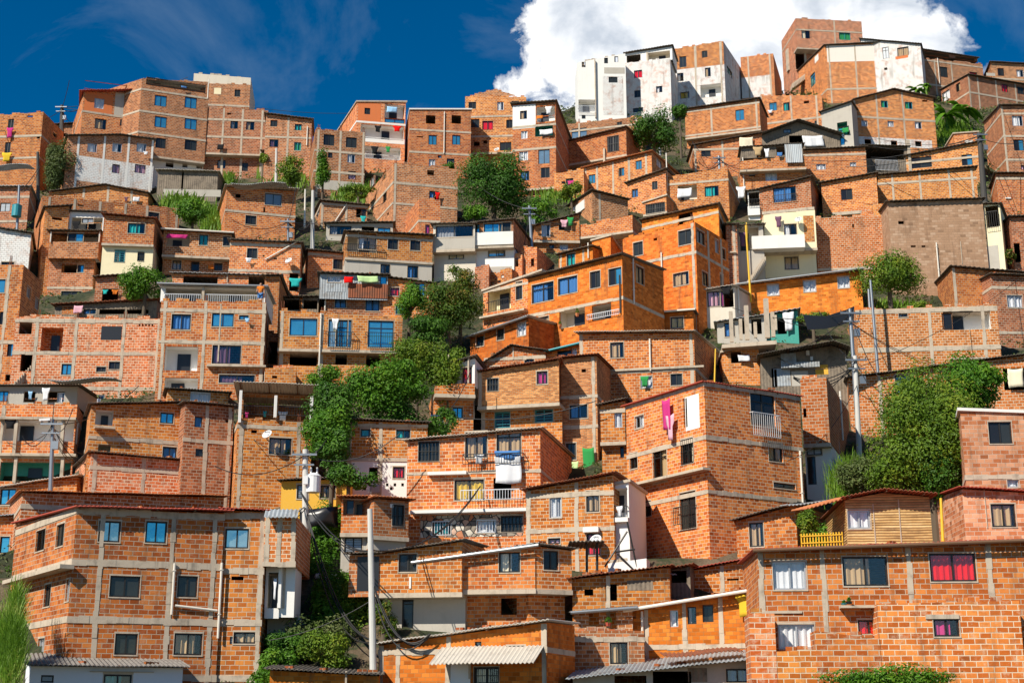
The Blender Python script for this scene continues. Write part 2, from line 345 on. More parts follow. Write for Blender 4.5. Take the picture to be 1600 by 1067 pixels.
def ground(X,Y):
    z=plane_z(X,Y)
    for (ax,ay,dx,dy,L,zi) in SEGS:
        px,py=X-ax,Y-ay
        if abs(px)>26 or abs(py)>26: continue
        t=px*dx+py*dy; q=-px*dy+py*dx; e=max(0,-t,t-L)
        lim=zi-0.25+(1.5*(q+e) if q>=0 else 0.12*-q+1.1*e)
        if lim<z: z=lim
    return z
# ---------------- houses ----------------
def rayline(x,y,P,d):
    """where the sight line through a photo point meets the upright plane through P along d -> (u,z)"""
    a,b=pix(x,y)
    # (a*Y, Y) = P + u*d
    det=a*(-d[1])-1*(-d[0])
    # a*Y - u*d0 = P0 ; Y - u*d1 = P1
    det=-a*d[1]+d[0]
    if abs(det)<1e-5: return 0,P[1]*b
    Yv=(P[0]*(-d[1])-(-d[0])*P[1])/det
    u=(a*P[1]-P[0])/det
    return u,b*Yv
def wallface(mb,O,d,L,inn,zb,top,holes,uvo,mat,rev=0.16,brk=()):
    """upright wall from O along d, with real openings; top is a function of u"""
    hs=[h for h in holes if h[1]>0.05 and h[0]<L-0.05]
    hs=[(max(h[0],0.04),min(h[1],L-0.04),h[2],h[3]) for h in hs]
    us={0.0,L}|{b for b in brk if 0<b<L}
    for h in hs: us.add(h[0]); us.add(h[1])
    us=sorted(us)
    def P(u,z,k=0): return (O[0]+d[0]*u+inn[0]*k,O[1]+d[1]*u+inn[1]*k,z)
    for a,b in zip(us,us[1:]):
        if b-a<1e-4: continue
        mid=(a+b)/2; iv=sorted([(h[2],h[3]) for h in hs if h[0]-1e-4<=mid<=h[1]+1e-4])
        z=zb; ta=top(a+1e-5); tb=top(b-1e-5)
        for lo,hi in iv:
            lo=max(lo,z); hi=min(hi,min(ta,tb)-0.05)
            if hi<=lo: continue
            if lo>z: mb.poly([P(a,z),P(b,z),P(b,lo),P(a,lo)],[(uvo+a,z),(uvo+b,z),(uvo+b,lo),(uvo+a,lo)],mat)
            z=hi
        if min(ta,tb)>z-1e-4: mb.poly([P(a,z),P(b,z),P(b,tb),P(a,ta)],[(uvo+a,z),(uvo+b,z),(uvo+b,tb),(uvo+a,ta)],mat)
    for h in hs:
        a,b,lo,hi=h; lo=max(lo,zb)
        if hi<=lo: continue
        for pts,uv in (([P(a,lo),P(a,hi),P(a,hi,rev),P(a,lo,rev)],[(a,lo),(a,hi),(a+rev,hi),(a+rev,lo)]),
                    ([P(b,hi),P(b,lo),P(b,lo,rev),P(b,hi,rev)],[(b,hi),(b,lo),(b+rev,lo),(b+rev,hi)]),
                    ([P(a,hi),P(b,hi),P(b,hi,rev),P(a,hi,rev)],[(a,hi),(b,hi),(b,hi+rev),(a,hi+rev)]),
                    ([P(b,lo),P(a,lo),P(a,lo,rev),P(b,lo,rev)],[(b,lo),(a,lo),(a,lo-rev),(b,lo-rev)])):
            mb.poly(pts,[(uvo+p,q) for p,q in uv],mat)
def _grid(s,rows,mat=None):
    k=len(s.v); n=len(rows[0])
    for r_ in rows: s.v.extend([tuple(p) for p in r_])
    for j in range(len(rows)-1):
        for i in range(n-1):
            s.f.append((k+(j+1)*n+i,k+(j+1)*n+i+1,k+j*n+i+1,k+j*n+i)); s.uv+= [(0,0)]*4; s.m.append(0)
MB.grid=_grid
BRICKS='bdoskmWTBX'
class Plane:
    """a wall plane: local (u, z, out) -> world"""
    def __init__(s,O,d,inn): s.O=O; s.d=d; s.inn=inn
    def p(s,u,z,o=0): return Vector((s.O[0]+s.d[0]*u-s.inn[0]*o,s.O[1]+s.d[1]*u-s.inn[1]*o,z))
    def rough(s,mb,u0,u1,z0,z1,o0,o1,Y):
        if Y>112: return s.box(mb,u0,u1,z0,z1,o0,o1)
        hor=(u1-u0)>(z1-z0); a,b=(u0,u1) if hor else (z0,z1); p=a; J=0.028
        while p<b-1e-3:
            q=min(b,p+RND.uniform(0.25,0.7)); 
            if b-q<0.15: q=b
            j1,j2,j3=RND.uniform(-J,J),RND.uniform(-J,J),RND.uniform(-0.012,0.008)
            if hor: s.box(mb,p,q,z0+j1,z1+j2,o0,o1+j3)
            else: s.box(mb,u0+j1,u1+j2,p,q,o0,o1+j3)
            p=q
    def box(s,mb,u0,u1,z0,z1,o0,o1,mat=None):
        if u1<=u0 or z1<=z0: return
        a=s.p(u0,z0,o0); mb.box(a,s.p(u1,z0,o0)-a,s.p(u0,z0,o1)-a,s.p(u0,z1,o0)-a,mat,(u0,z0))
def curtain(pl,mat,u0,u1,z0,z1,o,parent,name='curtain',org=None):
    mb=MB(); n=max(4,int((u1-u0)/0.07)); pv=None; ph=RND.random()*6
    for i in range(n+1):
        u=u0+(u1-u0)*i/n; off=o+0.035*math.sin(ph+u*26)+0.015*math.sin(u*61)
        cur=(pl.p(u,z0,off),pl.p(u,z1,off))
        if pv: mb.poly([pv[0],cur[0],cur[1],pv[1]])
        pv=cur
    return mb.build(name,mat,parent,org,True)
def window(root,pl,u0,u1,z0,z1,ty,Yd):
    w=u1-u0; h=z1-z0; org=pl.p((u0+u1)/2,z0,-0.1)
    fm={'b':'fk','l':'fw','q':'ft','g':'ft'}.get(ty,'fk')
    fr=MB(); t=min(0.07,w*0.12); D0,D1=-0.13,-0.07
    nm='door' if (ty=='D' or h>1.85) and ty not in 'BO' else 'window'
    pl.box(fr,u0,u0+t,z0,z1,D0,D1); pl.box(fr,u1-t,u1,z0,z1,D0,D1)
    pl.box(fr,u0+t,u1-t,z0,z0+t,D0,D1); pl.box(fr,u0+t,u1-t,z1-t,z1,D0,D1)
    nmul=1 if w<1.9 else 3 if w>3.2 else 1
    if w>0.55 and ty!='D':
        for k in range(1,nmul+1):
            c=u0+w*k/(nmul+1); pl.box(fr,c-t*0.45,c+t*0.45,z0+t,z1-t,D0+0.005,D1+0.012)
    if h>1.35 and w>0.5 and RND.random()<0.4: 
        zz=z0+h*0.72; pl.box(fr,u0+t,u1-t,zz-t*0.4,zz+t*0.4,D0+0.007,D1+0.007)
    if ty in 'Bq':
        n=max(3,int(w/0.16))
        for k in range(n+1):
            c=u0+w*k/n
            if ty=='B': pl.box(fr,c-0.014,c+0.014,z0,z1,0.0,0.03)
        nn_=5 if ty=='q' else 2
        for k in range(nn_+1):
            zz=z0+h*k/nn_; pl.box(fr,u0,u1,zz-0.013,zz+0.013,0.032,0.055)
    f=fr.build(nm,fm,root,org)
    if Yd<118 and w>0.5 and ty!='D':
        cm=MB()
        pl.box(cm,u0-0.05,u1+0.05,z1+0.002,z1+RND.uniform(.04,.09),-0.03,0.014); pl.box(cm,u0-0.04,u1+0.04,z0-0.055,z0-0.002,-0.03,0.03)
        pl.box(cm,u0-0.04,u0-0.003,z0,z1,-0.03,0.013); pl.box(cm,u1+0.003,u1+0.04,z0,z1,-0.03,0.013)
        cm.build('surround','conc',f,org)
    def pane(a,b,mat):
        mb=MB(); pl.box(mb,a,b,z0+t*0.6,z1-t*0.6,-0.112,-0.098); mb.build('pane',mat,f,org)
    a,b=u0+t*0.6,u1-t*0.6; mid=(a+b)/2
    if ty in 'dBDq':
        r=RND.random()
        if ty=='D': pane(a,b,'gd2')
        elif r<0.45: pane(a,b,'gd')
        elif r<0.75: pane(a,mid,'gd2'); pane(mid+0.002,b,'gd')
        else: pane(a,b,'gc'); curtain(pl,'c_'+RND.choice('wtsc'),a,a+(b-a)*RND.uniform(0.3,0.6),z0,z1,-0.22,f,org=org)
    elif ty=='b':
        if RND.random()<0.35 and Yd>90: pane(a,mid,'gd2'); pane(mid+0.002,b,'gb')
        else: pane(a,b,'gb')
    elif ty=='P': pane(a,b,'gp')
    elif ty=='h':
        mb=MB(); n=max(4,int(h/0.12))
        for k in range(n): pl.box(mb,a,b,z0+h*k/n+0.01,z0+h*(k+1)/n-0.01,-0.11,-0.075)
        mb.build('shutter','galv',f,org)
    else:
        key={'l':'w','e':'e','t':'t','r':'r','p':'p','u':'u','y':'y','g':'g','n':'b','i':'i'}.get(ty,'w')
        pane(a,b,'gc')
        curtain(pl,'c_'+key,a,b if RND.random()<0.45 or ty in 'ri' else a+(b-a)*RND.uniform(0.6,0.9),z0,z1,-0.165,f,org=org)
    return f
def rail(root,pl,u0,u1,z0,z1,o,mat='fk',par=None):
    mb=MB(); pl.box(mb,u0,u1,z1-0.04,z1,o-0.02,o+0.02); pl.box(mb,u0,u1,z0,z0+0.03,o-0.015,o+0.015)
    n=max(3,int((u1-u0)/0.14))
    for k in range(n+1):
        c=u0+(u1-u0)*k/n; pl.box(mb,c-0.011,c+0.011,z0+0.03,z1-0.04,o-0.011,o+0.011)
    for c in (u0,u1):
        if o>0.1: pl.box(mb,c-0.015,c+0.015,z1-0.035,z1-0.005,0,o-0.02)
    return mb.build('railing',mat,par or root,pl.p((u0+u1)/2,z0,o))
def corrug(mb,pl_p,u0,u1,v0,v1,zf,th=0.035,amp=0.03,pit=0.18,mat=None,seg=4):
    """corrugated sheet between u0..u1 and v0..v1; zf(u,v) gives its height"""
    n=max(4,int((u1-u0)/pit*seg)); n=min(n,400); nv=max(1,int(abs(v1-v0)/3)); prev=None
    def row(u,k):
        w=amp*math.sin(2*math.pi*(u-u0)/pit)+0.012*math.sin(u*1.7+v0)
        r=[]
        for j in range(nv+1):
            v=v0+(v1-v0)*j/nv; p=pl_p(u,v); r.append(((p[0],p[1],zf(u,v)+w+k),(u,v)))
        return r
    for i in range(n+1):
        u=u0+(u1-u0)*i/n; cur=(row(u,0),row(u,th))
        if prev:
            for lay in (0,1):
                for j in range(nv):
                    a,b,c,d=prev[lay][j],cur[lay][j],cur[lay][j+1],prev[lay][j+1]
                    q=[a,b,c,d] if lay else [d,c,b,a]
                    mb.poly([x[0] for x in q],[x[1] for x in q],mat)
            for j in (0,nv):
                a,b,c,d=prev[0][j],cur[0][j],cur[1][j],prev[1][j]
                q=[a,b,c,d] if j==0 else [d,c,b,a]
                mb.poly([x[0] for x in q],[x[1] for x in q],mat)
        else:
            q=[(cur[0][0]),(cur[1][0]),(cur[1][nv]),(cur[0][nv])]; mb.poly([x[0] for x in q],[x[1] for x in q],mat)
        prev=cur
    q=[(prev[0][0]),(prev[0][nv]),(prev[1][nv]),(prev[1][0])]; mb.poly([x[0] for x in q],[x[1] for x in q],mat)
PATCH={'_':'PK','J':'b','H':'S','K':'black','1':'W','2':'P','3':'G','4':'C','5':'E','6':'Y','7':'O','8':'F','9':'R','0':'Z'}
ROOFS={'m':'N','z':'Z','r':'R','q':'Q','v':'V','j':'J','u':'U'}
HOUSES=[]; BOTT=[]
def parse(line):
    p=[s.strip() for s in line.split('|')]
    h=p[0].split(); o={'mat':h[0]}
    o['A0']=tuple(float(v) for v in h[1].split(',')); o['B0']=tuple(float(v) for v in h[2].split(','))
    o['yb']=float(h[3]); o['psi']=float(h[4])
    for kv in h[5:]:
        k,v=kv.split('='); o[k]=v
    o['w']=[w.split(',') for w in p[1].split()] if len(p)>1 else []
    o['label']=p[2] if len(p)>2 else ''
    return o
def fl(s): return [float(v) for v in s.split(',') if v]
def baseY(o):
    xm=(o['A0'][0]+o['B0'][0])/2; y=o.get('Y')
    if y is None: return depth(xm,o['yb'])
    if y[0] in '+-': return depth(xm,o['yb'])+float(y)
    return float(y)
def frame0(o):
    (xa,ya),(xb,yb_)=o['A0'],o['B0']; ybt=o['yb']; psi=R(o['psi']); xm=(xa+xb)/2
    Y=baseY(o)
    if 'on' in o and 'P0' in o:   # lies on the same plane as the first block, moved outwards
        pp,dd=o['P0']; off=float(o['on']); q=(pp[0]+dd[1]*off,pp[1]-dd[0]*off,pp[2]); _u,_z=rayline(xm,ybt,q,dd); Y=q[1]+dd[1]*_u
    s=float(o['s']) if 's' in o else None; D=float(o.get('d',6.5)); vis=None
    if s is not None:
        vis='L' if s<xa else 'R'
        ph=math.atan(pix(xa if vis=='L' else xb,ya)[0])
        if vis=='L' and psi<-ph+R(4): psi=-ph+R(4)
        if vis=='R' and psi>-ph-R(4): psi=-ph-R(4)
    d=(math.cos(psi),math.sin(psi)); P=at(xm,ybt,Y)
    ua,za=rayline(xa,ya,P,d); ub,zb=rayline(xb,yb_,P,d)
    sl_=(zb-za)/max(0.1,ub-ua)     # houses cut by the photo's edge go on beyond it
    if xb>=1600: ub+=7; zb+=sl_*7
    if xa<=0: ua-=6; za-=sl_*6
    return xa,ya,xb,yb_,ybt,psi,xm,Y,s,D,vis,d,P,ua,za,ub,zb
def block(root,o):
    xa,ya,xb,yb_,ybt,psi,xm,Y,s,D,vis,d,P,ua,za,ub,zb=frame0(o)
    A=(P[0]+d[0]*ua,P[1]+d[1]*ua); L=ub-ua
    perp=(-d[1],d[0])
    v=perp; VL=D
    if s is not None:
        C=A if vis=='L' else (A[0]+d[0]*L,A[1]+d[1]*L)
        a,_=pix(s,ya)
        # perpendicular hit
        det=-a*perp[1]+perp[0]; ln=(a*C[1]-C[0])/det if abs(det)>1e-6 else -1
        if 3.0<=ln<=12: VL=ln
        else:
            VL=5.0 if (0<ln<3) else 9.0
            # point (a*t,t) at distance VL from C, far one
            qa=a*a+1; qb=-2*(a*C[0]+C[1]); qc=C[0]**2+C[1]**2-VL*VL; disc=qb*qb-4*qa*qc
            if disc>0:
                t=(-qb+math.sqrt(disc))/(2*qa); v=((a*t-C[0])/VL,(t-C[1])/VL)
            else: v=perp
    O=A; z_vis=min(rayline(xm,ybt,P,d)[1],9e9)
    pitch=float(o.get('k',0.07 if o.get('r','n') in 'mzrqvju' else 0.0))
    pk=o.get('pk'); 
    if pk:
        px_,py_=fl(pk); up,zp=rayline(px_,py_,A,d)
        def topf(u): return za+(zp-za)*u/up if u<up else zp+(zb-zp)*(u-up)/(L-up)
        brk=(up,)
    else:
        def topf(u): return za+(zb-za)*u/L
        brk=()
    g=min(ground(A[0],A[1]),ground(A[0]+d[0]*L,A[1]+d[1]*L))
    zbot=min(g,z_vis)-1.2
    if 'zb' in o: zbot=rayline(xm,float(o['zb']),A,d)[1]
    uvo=RND.random()*30
    # tiers
    ov=o.get('o'); rc=float(o.get('rc',0.55)); zo=None
    if ov: zo=rayline(xm,float(ov),A,d)[1]
    mainpl=Plane(A,d,v if v is perp else perp)
    lowO=(A[0]+perp[0]*rc,A[1]+perp[1]*rc); lowpl=Plane(lowO,d,perp)
    wallm=o['mat']; lom=o.get('lo',wallm)
    B=(A[0]+d[0]*L,A[1]+d[1]*L)
    if vis=='L': sideO=A; sdir=v; sinn=d
    else: sideO=B; sdir=v; sinn=(-d[0],-d[1])
    # make side inward normal perpendicular to the side wall
    sp_=(-sdir[1],sdir[0]); 
    if sp_[0]*sinn[0]+sp_[1]*sinn[1]<0: sp_=(-sp_[0],-sp_[1])
    sidepl=Plane(sideO,sdir,sp_)
    hm=[];hl=[];hs_=[]; acts=[]
    for w in o['w']:
        x,y,ww,hh=[float(q) for q in w[:4]]; ty=w[4]
        side=False
        if vis=='L' and x<xa-1: side=True
        if vis=='R' and x>xb+1: side=True
        if side: pl=sidepl; PO=sideO; dd=sdir
        else:
            pl=mainpl; PO=A; dd=d
            if zo is not None and rayline(x,y,A,d)[1]<zo: pl=lowpl; PO=lowO
        u0=rayline(x-ww/2,y,PO,dd)[0]; u1=rayline(x+ww/2,y,PO,dd)[0]
        if u0>u1: u0,u1=u1,u0
        z1=rayline(x,y-hh/2,PO,dd)[1]; z0=rayline(x,y+hh/2,PO,dd)[1]
        Ls=VL if side else L
        if ty[0] in 'dblteurpygnqihoBDPvOG':
            u0=max(u0,0.08); u1=min(u1,Ls-0.08)
            if u1-u0<0.12: continue
            (hs_ if side else hl if pl is lowpl else hm).append((u0,u1,z0,z1))
        acts.append((ty,pl,u0,u1,z0,z1,w,side))
    wm=MB()
    def side_top(k):  # height along the visible / hidden side
        base=topf(0) if k=='L' else topf(L)
        return lambda u: base+pitch*u
    def tier(O_,zlo,topfun,holes,sh,mat,vis_holes,zcut=None):
        wallface(wm,O_,d,L,perp,zlo,topfun,holes,uvo,mat,brk=brk)
        B_=(O_[0]+d[0]*L,O_[1]+d[1]*L)
        for k,Q in (('L',O_),('R',B_)):
            tf=side_top(k) if zcut is None else (lambda u:zcut)
            nrm=Plane(Q,v,d).inn; hh_=vis_holes if vis==k else []
            n_=(-v[1],v[0]); 
            inn=(d[0],d[1]) if k=='L' else (-d[0],-d[1])
            if n_[0]*inn[0]+n_[1]*inn[1]<0: n_=(-n_[0],-n_[1])
            wallface(wm,Q,v,VL-sh,n_,zlo,tf,hh_,uvo+L+3,mat)
        E=(O_[0]+v[0]*(VL-sh),O_[1]+v[1]*(VL-sh))
        bt=(lambda u: topf(u)+pitch*VL) if zcut is None else (lambda u:zcut)
        wallface(wm,E,d,L,(-v[0],-v[1]),zlo,bt,[],uvo,mat,brk=brk)
    if zo is None:
        tier(A,zbot,topf,hm,0,wallm,hs_)
    else:
        tier(A,zo,topf,hm,0,wallm,[h for h in hs_ if h[2]>=zo-0.2])
        tier(lowO,zbot,lambda u:zo,hl,rc,lom,[h for h in hs_ if h[2]<zo-0.2],zcut=zo)
    org=(A[0]+d[0]*L/2,A[1]+d[1]*L/2,zbot)
    wm.build('wall',wallm,root,org)
    # concrete frame
    bt_=float(o.get('bt',0.22)); cmat=o.get('cm','conc')
    pr=0.03
    if zo is not None:
        cm=MB(); mainpl.box(cm,-0.03,L+0.03,zo-0.20,zo,-min(1.6,VL*0.6),0.035); cm.build('floor_slab',cmat,root,org)
    ymid=(min(ya,yb_)+ybt)/2
    for yv in fl(o.get('b','')):
        zz=rayline(xm,yv,A,d)[1]; p_=mainpl if (zo is None or zz>zo) else lowpl
        if zz+bt_/2>(max(za,zb,zp) if pk else min(za,zb)+0.12): continue
        cm=MB(); p_.rough(cm,-pr,L+pr,zz-bt_/2,zz+bt_/2,-0.04,pr,Y)
        if vis: sidepl.box(cm,pr+0.001,VL,zz-bt_/2+0.002,zz+bt_/2-0.002,-0.04,pr-0.003)
        cm.build('concrete_beam',cmat,root,org)
    for xv in fl(o.get('c','')):
        uu=rayline(xv,ymid,A,d)[0]; uu=max(0.12,min(L-0.12,uu))
        lo=zo if zo is not None else zbot
        cm=MB(); mainpl.rough(cm,uu-0.10,uu+0.10,max(lo,min(g,z_vis)-0.5),topf(uu)-0.03,-0.045,pr-0.007,Y)
        cm.build('concrete_column',cmat,root,org)
        if o.get('r','n')=='n' and Y<150 and 'zb' not in o:
            rb=MB(); hh=RND.uniform(0.35,0.8)
            for da,db in ((-.07,-.02),(.07,-.02),(-.07,-.15),(.07,-.15)):
                p_=mainpl.p(uu+da,topf(uu)-0.1,db); rb.tube(p_,p_+Vector((RND.uniform(-.06,.06),RND.uniform(-.05,.05),hh)),0.014+Y*0.00006,n=4)
            rb.build('rebar','R',root,org)
        if zo is not None: cm=MB(); lowpl.box(cm,uu-0.12,uu+0.12,zbot,zo-0.205,-0.045,pr-0.007); cm.build('concrete_column',cmat,root,org)
    for xv in fl(o.get('cs','')):
        uu=rayline(xv,ymid,sideO,sdir)[0]
        if 0<uu<VL: cm=MB(); sidepl.box(cm,uu-0.13,uu+0.13,zbot,min(za,zb)-0.03,-0.045,pr-0.007); cm.build('concrete_column',cmat,root,org)
    # roof
    rt=o.get('r','n'); rm=MB()
    def Pr(u,v_): return (A[0]+d[0]*u+v[0]*v_,A[1]+d[1]*u+v[1]*v_)
    tmin=min(za,zb)
    if rt in 'mzrqvju':
        ohg=float(o.get('oh',0.38)); 
        zf=lambda u,v_: topf(max(0,min(L,u)))+(0 if 0<=u<=L else (topf(L)-topf(L-0.3))/0.3*(u-L) if u>L else (topf(0.3)-topf(0))/0.3*u)+pitch*v_+0.07
        corrug(rm,Pr,-0.22,L+0.22,-ohg,VL+0.2,zf,amp=0.028,pit=0.18 if Y<95 else 0.36,seg=4)
        rm.build('roof',ROOFS[rt],root,org)
        # purlins poking out + fascia
        for k in range(int(L/1.6)+1):
            pm=MB(); uu=min(L-0.05,0.1+k*1.6); a_=mainpl.p(uu,topf(uu)-0.02,ohg-0.08); e_=mainpl.p(uu+0.06,topf(uu)-0.02,ohg-0.08)
            pm.box(a_,e_-a_,mainpl.p(uu,topf(uu)-0.02,-0.5)-a_+Vector((0,0,pitch*0.5)),Vector((0,0,0.07)))
            if Y<112: pm.build('rafter','wood',root,org)
        if Y<100 and RND.random()<0.75:
            for k in range(RND.randint(2,6)):
                ob=MB(); uu=RND.uniform(0.1,L-0.3); q=Pr(uu,RND.uniform(-0.2,0.6)); an=RND.uniform(0,3)
                ax=Vector((math.cos(an)*0.36,math.sin(an)*0.36,0)); ay=Vector((-math.sin(an)*0.14,math.cos(an)*0.14,0))
                ob.box((q[0],q[1],topf(uu)+0.13),ax,ay,(0,0,0.11))
                ob.build('loose_brick','d',root,org)
        if 'gut' in o:
            gm=MB(); a_=mainpl.p(-0.2,topf(0)+0.0,ohg+0.06); b__=mainpl.p(L+0.2,topf(L)+0.0,ohg+0.06)
            gm.tube(a_,b__,0.075,mat=None); gm.build('gutter',o['gut'] if o['gut'] in M else 'galv',root,org)
    elif rt in 'fw':
        zf=0.14; e=0.12
        pts=[(-e,-e),(L+e,-e),(L+e,VL+e),(-e,VL+e)]
        lo=[(*Pr(u,v_),topf(max(0,min(L,u)))+0.004) for u,v_ in pts]; hi=[(x,y,z+zf) for x,y,z in lo]
        mm='concw' if rt=='w' else 'conc'
        rm.poly(hi,[(0,0),(L,0),(L,VL),(0,VL)]); rm.poly(lo[::-1],[(0,0)]*4)
        for i in range(4):
            j=(i+1)%4; rm.poly([lo[i],lo[j],hi[j],hi[i]],[(i*5,0),(i*5+5,0),(i*5+5,zf),(i*5,zf)])
        rm.build('roof',mm,root,org)
    else:
        zz=tmin-0.35
        pts=[(0.05,0.05),(L-0.05,0.05),(L-0.05,VL-0.05),(0.05,VL-0.05)]
        rm.poly([(*Pr(u,v_),zz) for u,v_ in pts],[(0,0),(L,0),(L,VL),(0,VL)])
        rm.build('roof','conc',root,org)
        # ragged top course
        tb=MB(); u=0.1
        while u<L-0.5:
            if True:
                w_=0.40; zt=topf(u+0.2); a_=mainpl.p(u,min(topf(u),topf(u+w_))-0.02,-0.16); 
                tb.box(a_,mainpl.p(u+w_,a_.z,-0.16)-a_,mainpl.p(u,a_.z,-0.004)-a_,(0,0,RND.choice((0.024,0.03,0.035,0.09,0.19,0.2,0.22))),None,(RND.random()*9,RND.random()*9))
            u+=0.42
        tb.build('top_course',wallm if wallm in BRICKS else 'conc',root,org)
    # features
    for (ty,pl,u0,u1,z0,z1,w,side) in acts:
        t=ty[0]; Ls=VL if side else L; oo=pl.p((u0+u1)/2,z0,0)
        if t in 'dblterupygnqihBDP': window(root,pl,u0,u1,z0,z1,t,Y)
        elif t in 'OG':
            lm=MB(); mm={'O':'P','G':'H'}[t]; mm=PATCH.get(ty[1:2],mm); dp=min(0.95,VL*0.4)
            def q(a,b,c,e_,uv): lm.poly([a,b,c,e_],uv)
            w_=u1-u0; h_=z1-z0; e=0.165
            q(pl.p(u0,z0,-dp),pl.p(u1,z0,-dp),pl.p(u1,z1,-dp),pl.p(u0,z1,-dp),[(0,0),(w_,0),(w_,h_),(0,h_)])
            q(pl.p(u0,z0,-e),pl.p(u0,z0,-dp),pl.p(u0,z1,-dp),pl.p(u0,z1,-e),[(0,0),(dp,0),(dp,h_),(0,h_)])
            q(pl.p(u1,z0,-dp),pl.p(u1,z0,-e),pl.p(u1,z1,-e),pl.p(u1,z1,-dp),[(0,0),(dp,0),(dp,h_),(0,h_)])
            q(pl.p(u0,z1,-e),pl.p(u0,z1,-dp),pl.p(u1,z1,-dp),pl.p(u1,z1,-e),[(0,0),(dp,0),(dp,w_),(0,w_)])
            q(pl.p(u0,z0,-dp),pl.p(u0,z0,-e),pl.p(u1,z0,-e),pl.p(u1,z0,-dp),[(0,0),(dp,0),(dp,w_),(0,w_)])
            lg=lm.build('loggia',mm,root,oo)
            # a doorway and a window at the back
            bk=Plane((pl.O[0]+pl.inn[0]*(dp-0.14),pl.O[1]+pl.inn[1]*(dp-0.14)),pl.d,pl.inn)
            n_=max(1,int(w_/2.6))
            for k in range(n_):
                c=u0+w_*(k+0.3+0.3*RND.random())/n_; hw=min(0.42,w_*0.2)
                db=MB(); bk.box(db,c-hw,c+hw,z0+0.01,z0+h_*0.82,-0.10,-0.06)
                db.build('doorway','black',lg,oo)
        elif t=='R': rail(root,pl,u0,u1,z0,z1,float(ty[1:] or 0.12),'fk')
        elif t=='W': rail(root,pl,u0,u1,z0,z1,float(ty[1:] or 0.12),'steelw')
        elif t=='S':
            mb=MB(); dp=float(ty[1:] or 0.5); pl.box(mb,u0,u1,z0,z1,0.002,dp); mb.build('ledge','conc',root,oo)
        elif t=='w':
            mb=MB(); dp=float(ty[1:] or 0.5); pl.box(mb,u0,u1,z0,z1,0.002,dp); mb.build('white_ledge','concw',root,oo)
        elif t in 'Aaz':
            mb=MB(); dp=float(ty[1:] or 0.9)
            pf=lambda u,v_:(pl.O[0]+pl.d[0]*u-pl.inn[0]*v_,pl.O[1]+pl.d[1]*u-pl.inn[1]*v_)
            corrug(mb,pf,u0,u1,0.0,dp,lambda u,v_: z1+(z0-z1)*v_/dp,mat=None)
            mb.build('awning',{'A':'V','a':'R','z':'Z'}[t],root,oo)
        elif t=='|' or t=='I':
            mb=MB(); a_=pl.p((u0+u1)/2,z0,0.10); b__=pl.p((u0+u1)/2,z1,0.10); mb.tube(a_,b__,0.055,n=8)
            zz=z1-0.3
            while zz>z0: 
                pl.box(mb,(u0+u1)/2-0.075,(u0+u1)/2+0.075,zz-0.03,zz,0.0,0.16); zz-=1.9
            mb.build('drainpipe','pvc',root,oo)
        elif t=='X':
            mb=MB(); pl.box(mb,u0,u1,z0,z1,0.02,0.24); mb.build('column',PATCH.get(ty[1:2],'conc'),root,oo)
        elif t in '/' or t=='\\':
            mb=MB(); a_=pl.p(u0,z0 if t=='/' else z1,0.1); b__=pl.p(u1,z1 if t=='/' else z0,0.1); mb.tube(a_,b__,0.055); mb.build('drainpipe','pvc',root,oo)
        elif t in PATCH:
            mb=MB(); th=float(ty[1:] or 0.012); hh=hs_ if side else hl if pl is lowpl else hm
            hh=[(a_-u0,b_-u0,c_,e_) for a_,b_,c_,e_ in hh if a_<u1 and b_>u0 and c_<z1 and e_>z0]
            if th<0.03: q_=pl.p(u0,z0,th); wallface(mb,(q_.x,q_.y),pl.d,u1-u0,pl.inn,z0,lambda u:z1+0.051,hh,u0,None,rev=th)
            else: pl.box(mb,u0,u1,z0,z1,0.001,th)
            mb.build('panel',PATCH[t],root,oo)
        elif t=='Y':
            mb=MB(); mb.tube(pl.p((u0+u1)/2,z0,0.3),pl.p((u0+u1)/2,z1,0.3),0.05); mb.build('post','yel',root,oo)
        elif t=='c':
            CL.append((ty[1:],pl,u0,u1,z0,z1,o['lab'],Y))
        elif t=='&':
            DI.append((pl,(u0+u1)/2,(z0+z1)/2,max(0.3,(z1-z0)/2),o['lab']))
        elif t=='f':
            PT.append((pl,(u0+u1)/2,z0,z1-z0,u1-u0,o['lab'],ty[1:]))
    FOOT.append((A,d,L,v,VL))
    return org
CL=[];DI=[];PT=[]
def house(lines):
    o=parse(lines[0]); lab=o['label']; o['lab']=lab
    kind=o.get('n','brick_house' if o['mat'] in 'bdoskmWTBX' else 'plastered_house')
    # root at the foot of the first block
    xm=(o['A0'][0]+o['B0'][0])/2; Y=baseY(o); o['Y']=str(Y); P=at(xm,o['yb'],Y)
    root=empty(kind,(P.x,P.y,min(P.z,ground(P.x,P.y))-0.5),lab,'shack' if kind=='shack' else 'house','houses stacked up the hillside')
    block(root,o); F0=frame0(o)
    for l in lines[1:]:
        q=parse(l[1:]); q['lab']=lab; q['P0']=(F0[12],F0[11])
        if q.get('Y','').startswith('+') or q.get('Y','').startswith('-'): q['Y']=str(Y+float(q['Y']))
        elif 'Y' not in q: q['Y']=str(Y)
        block(root,q)
    return root
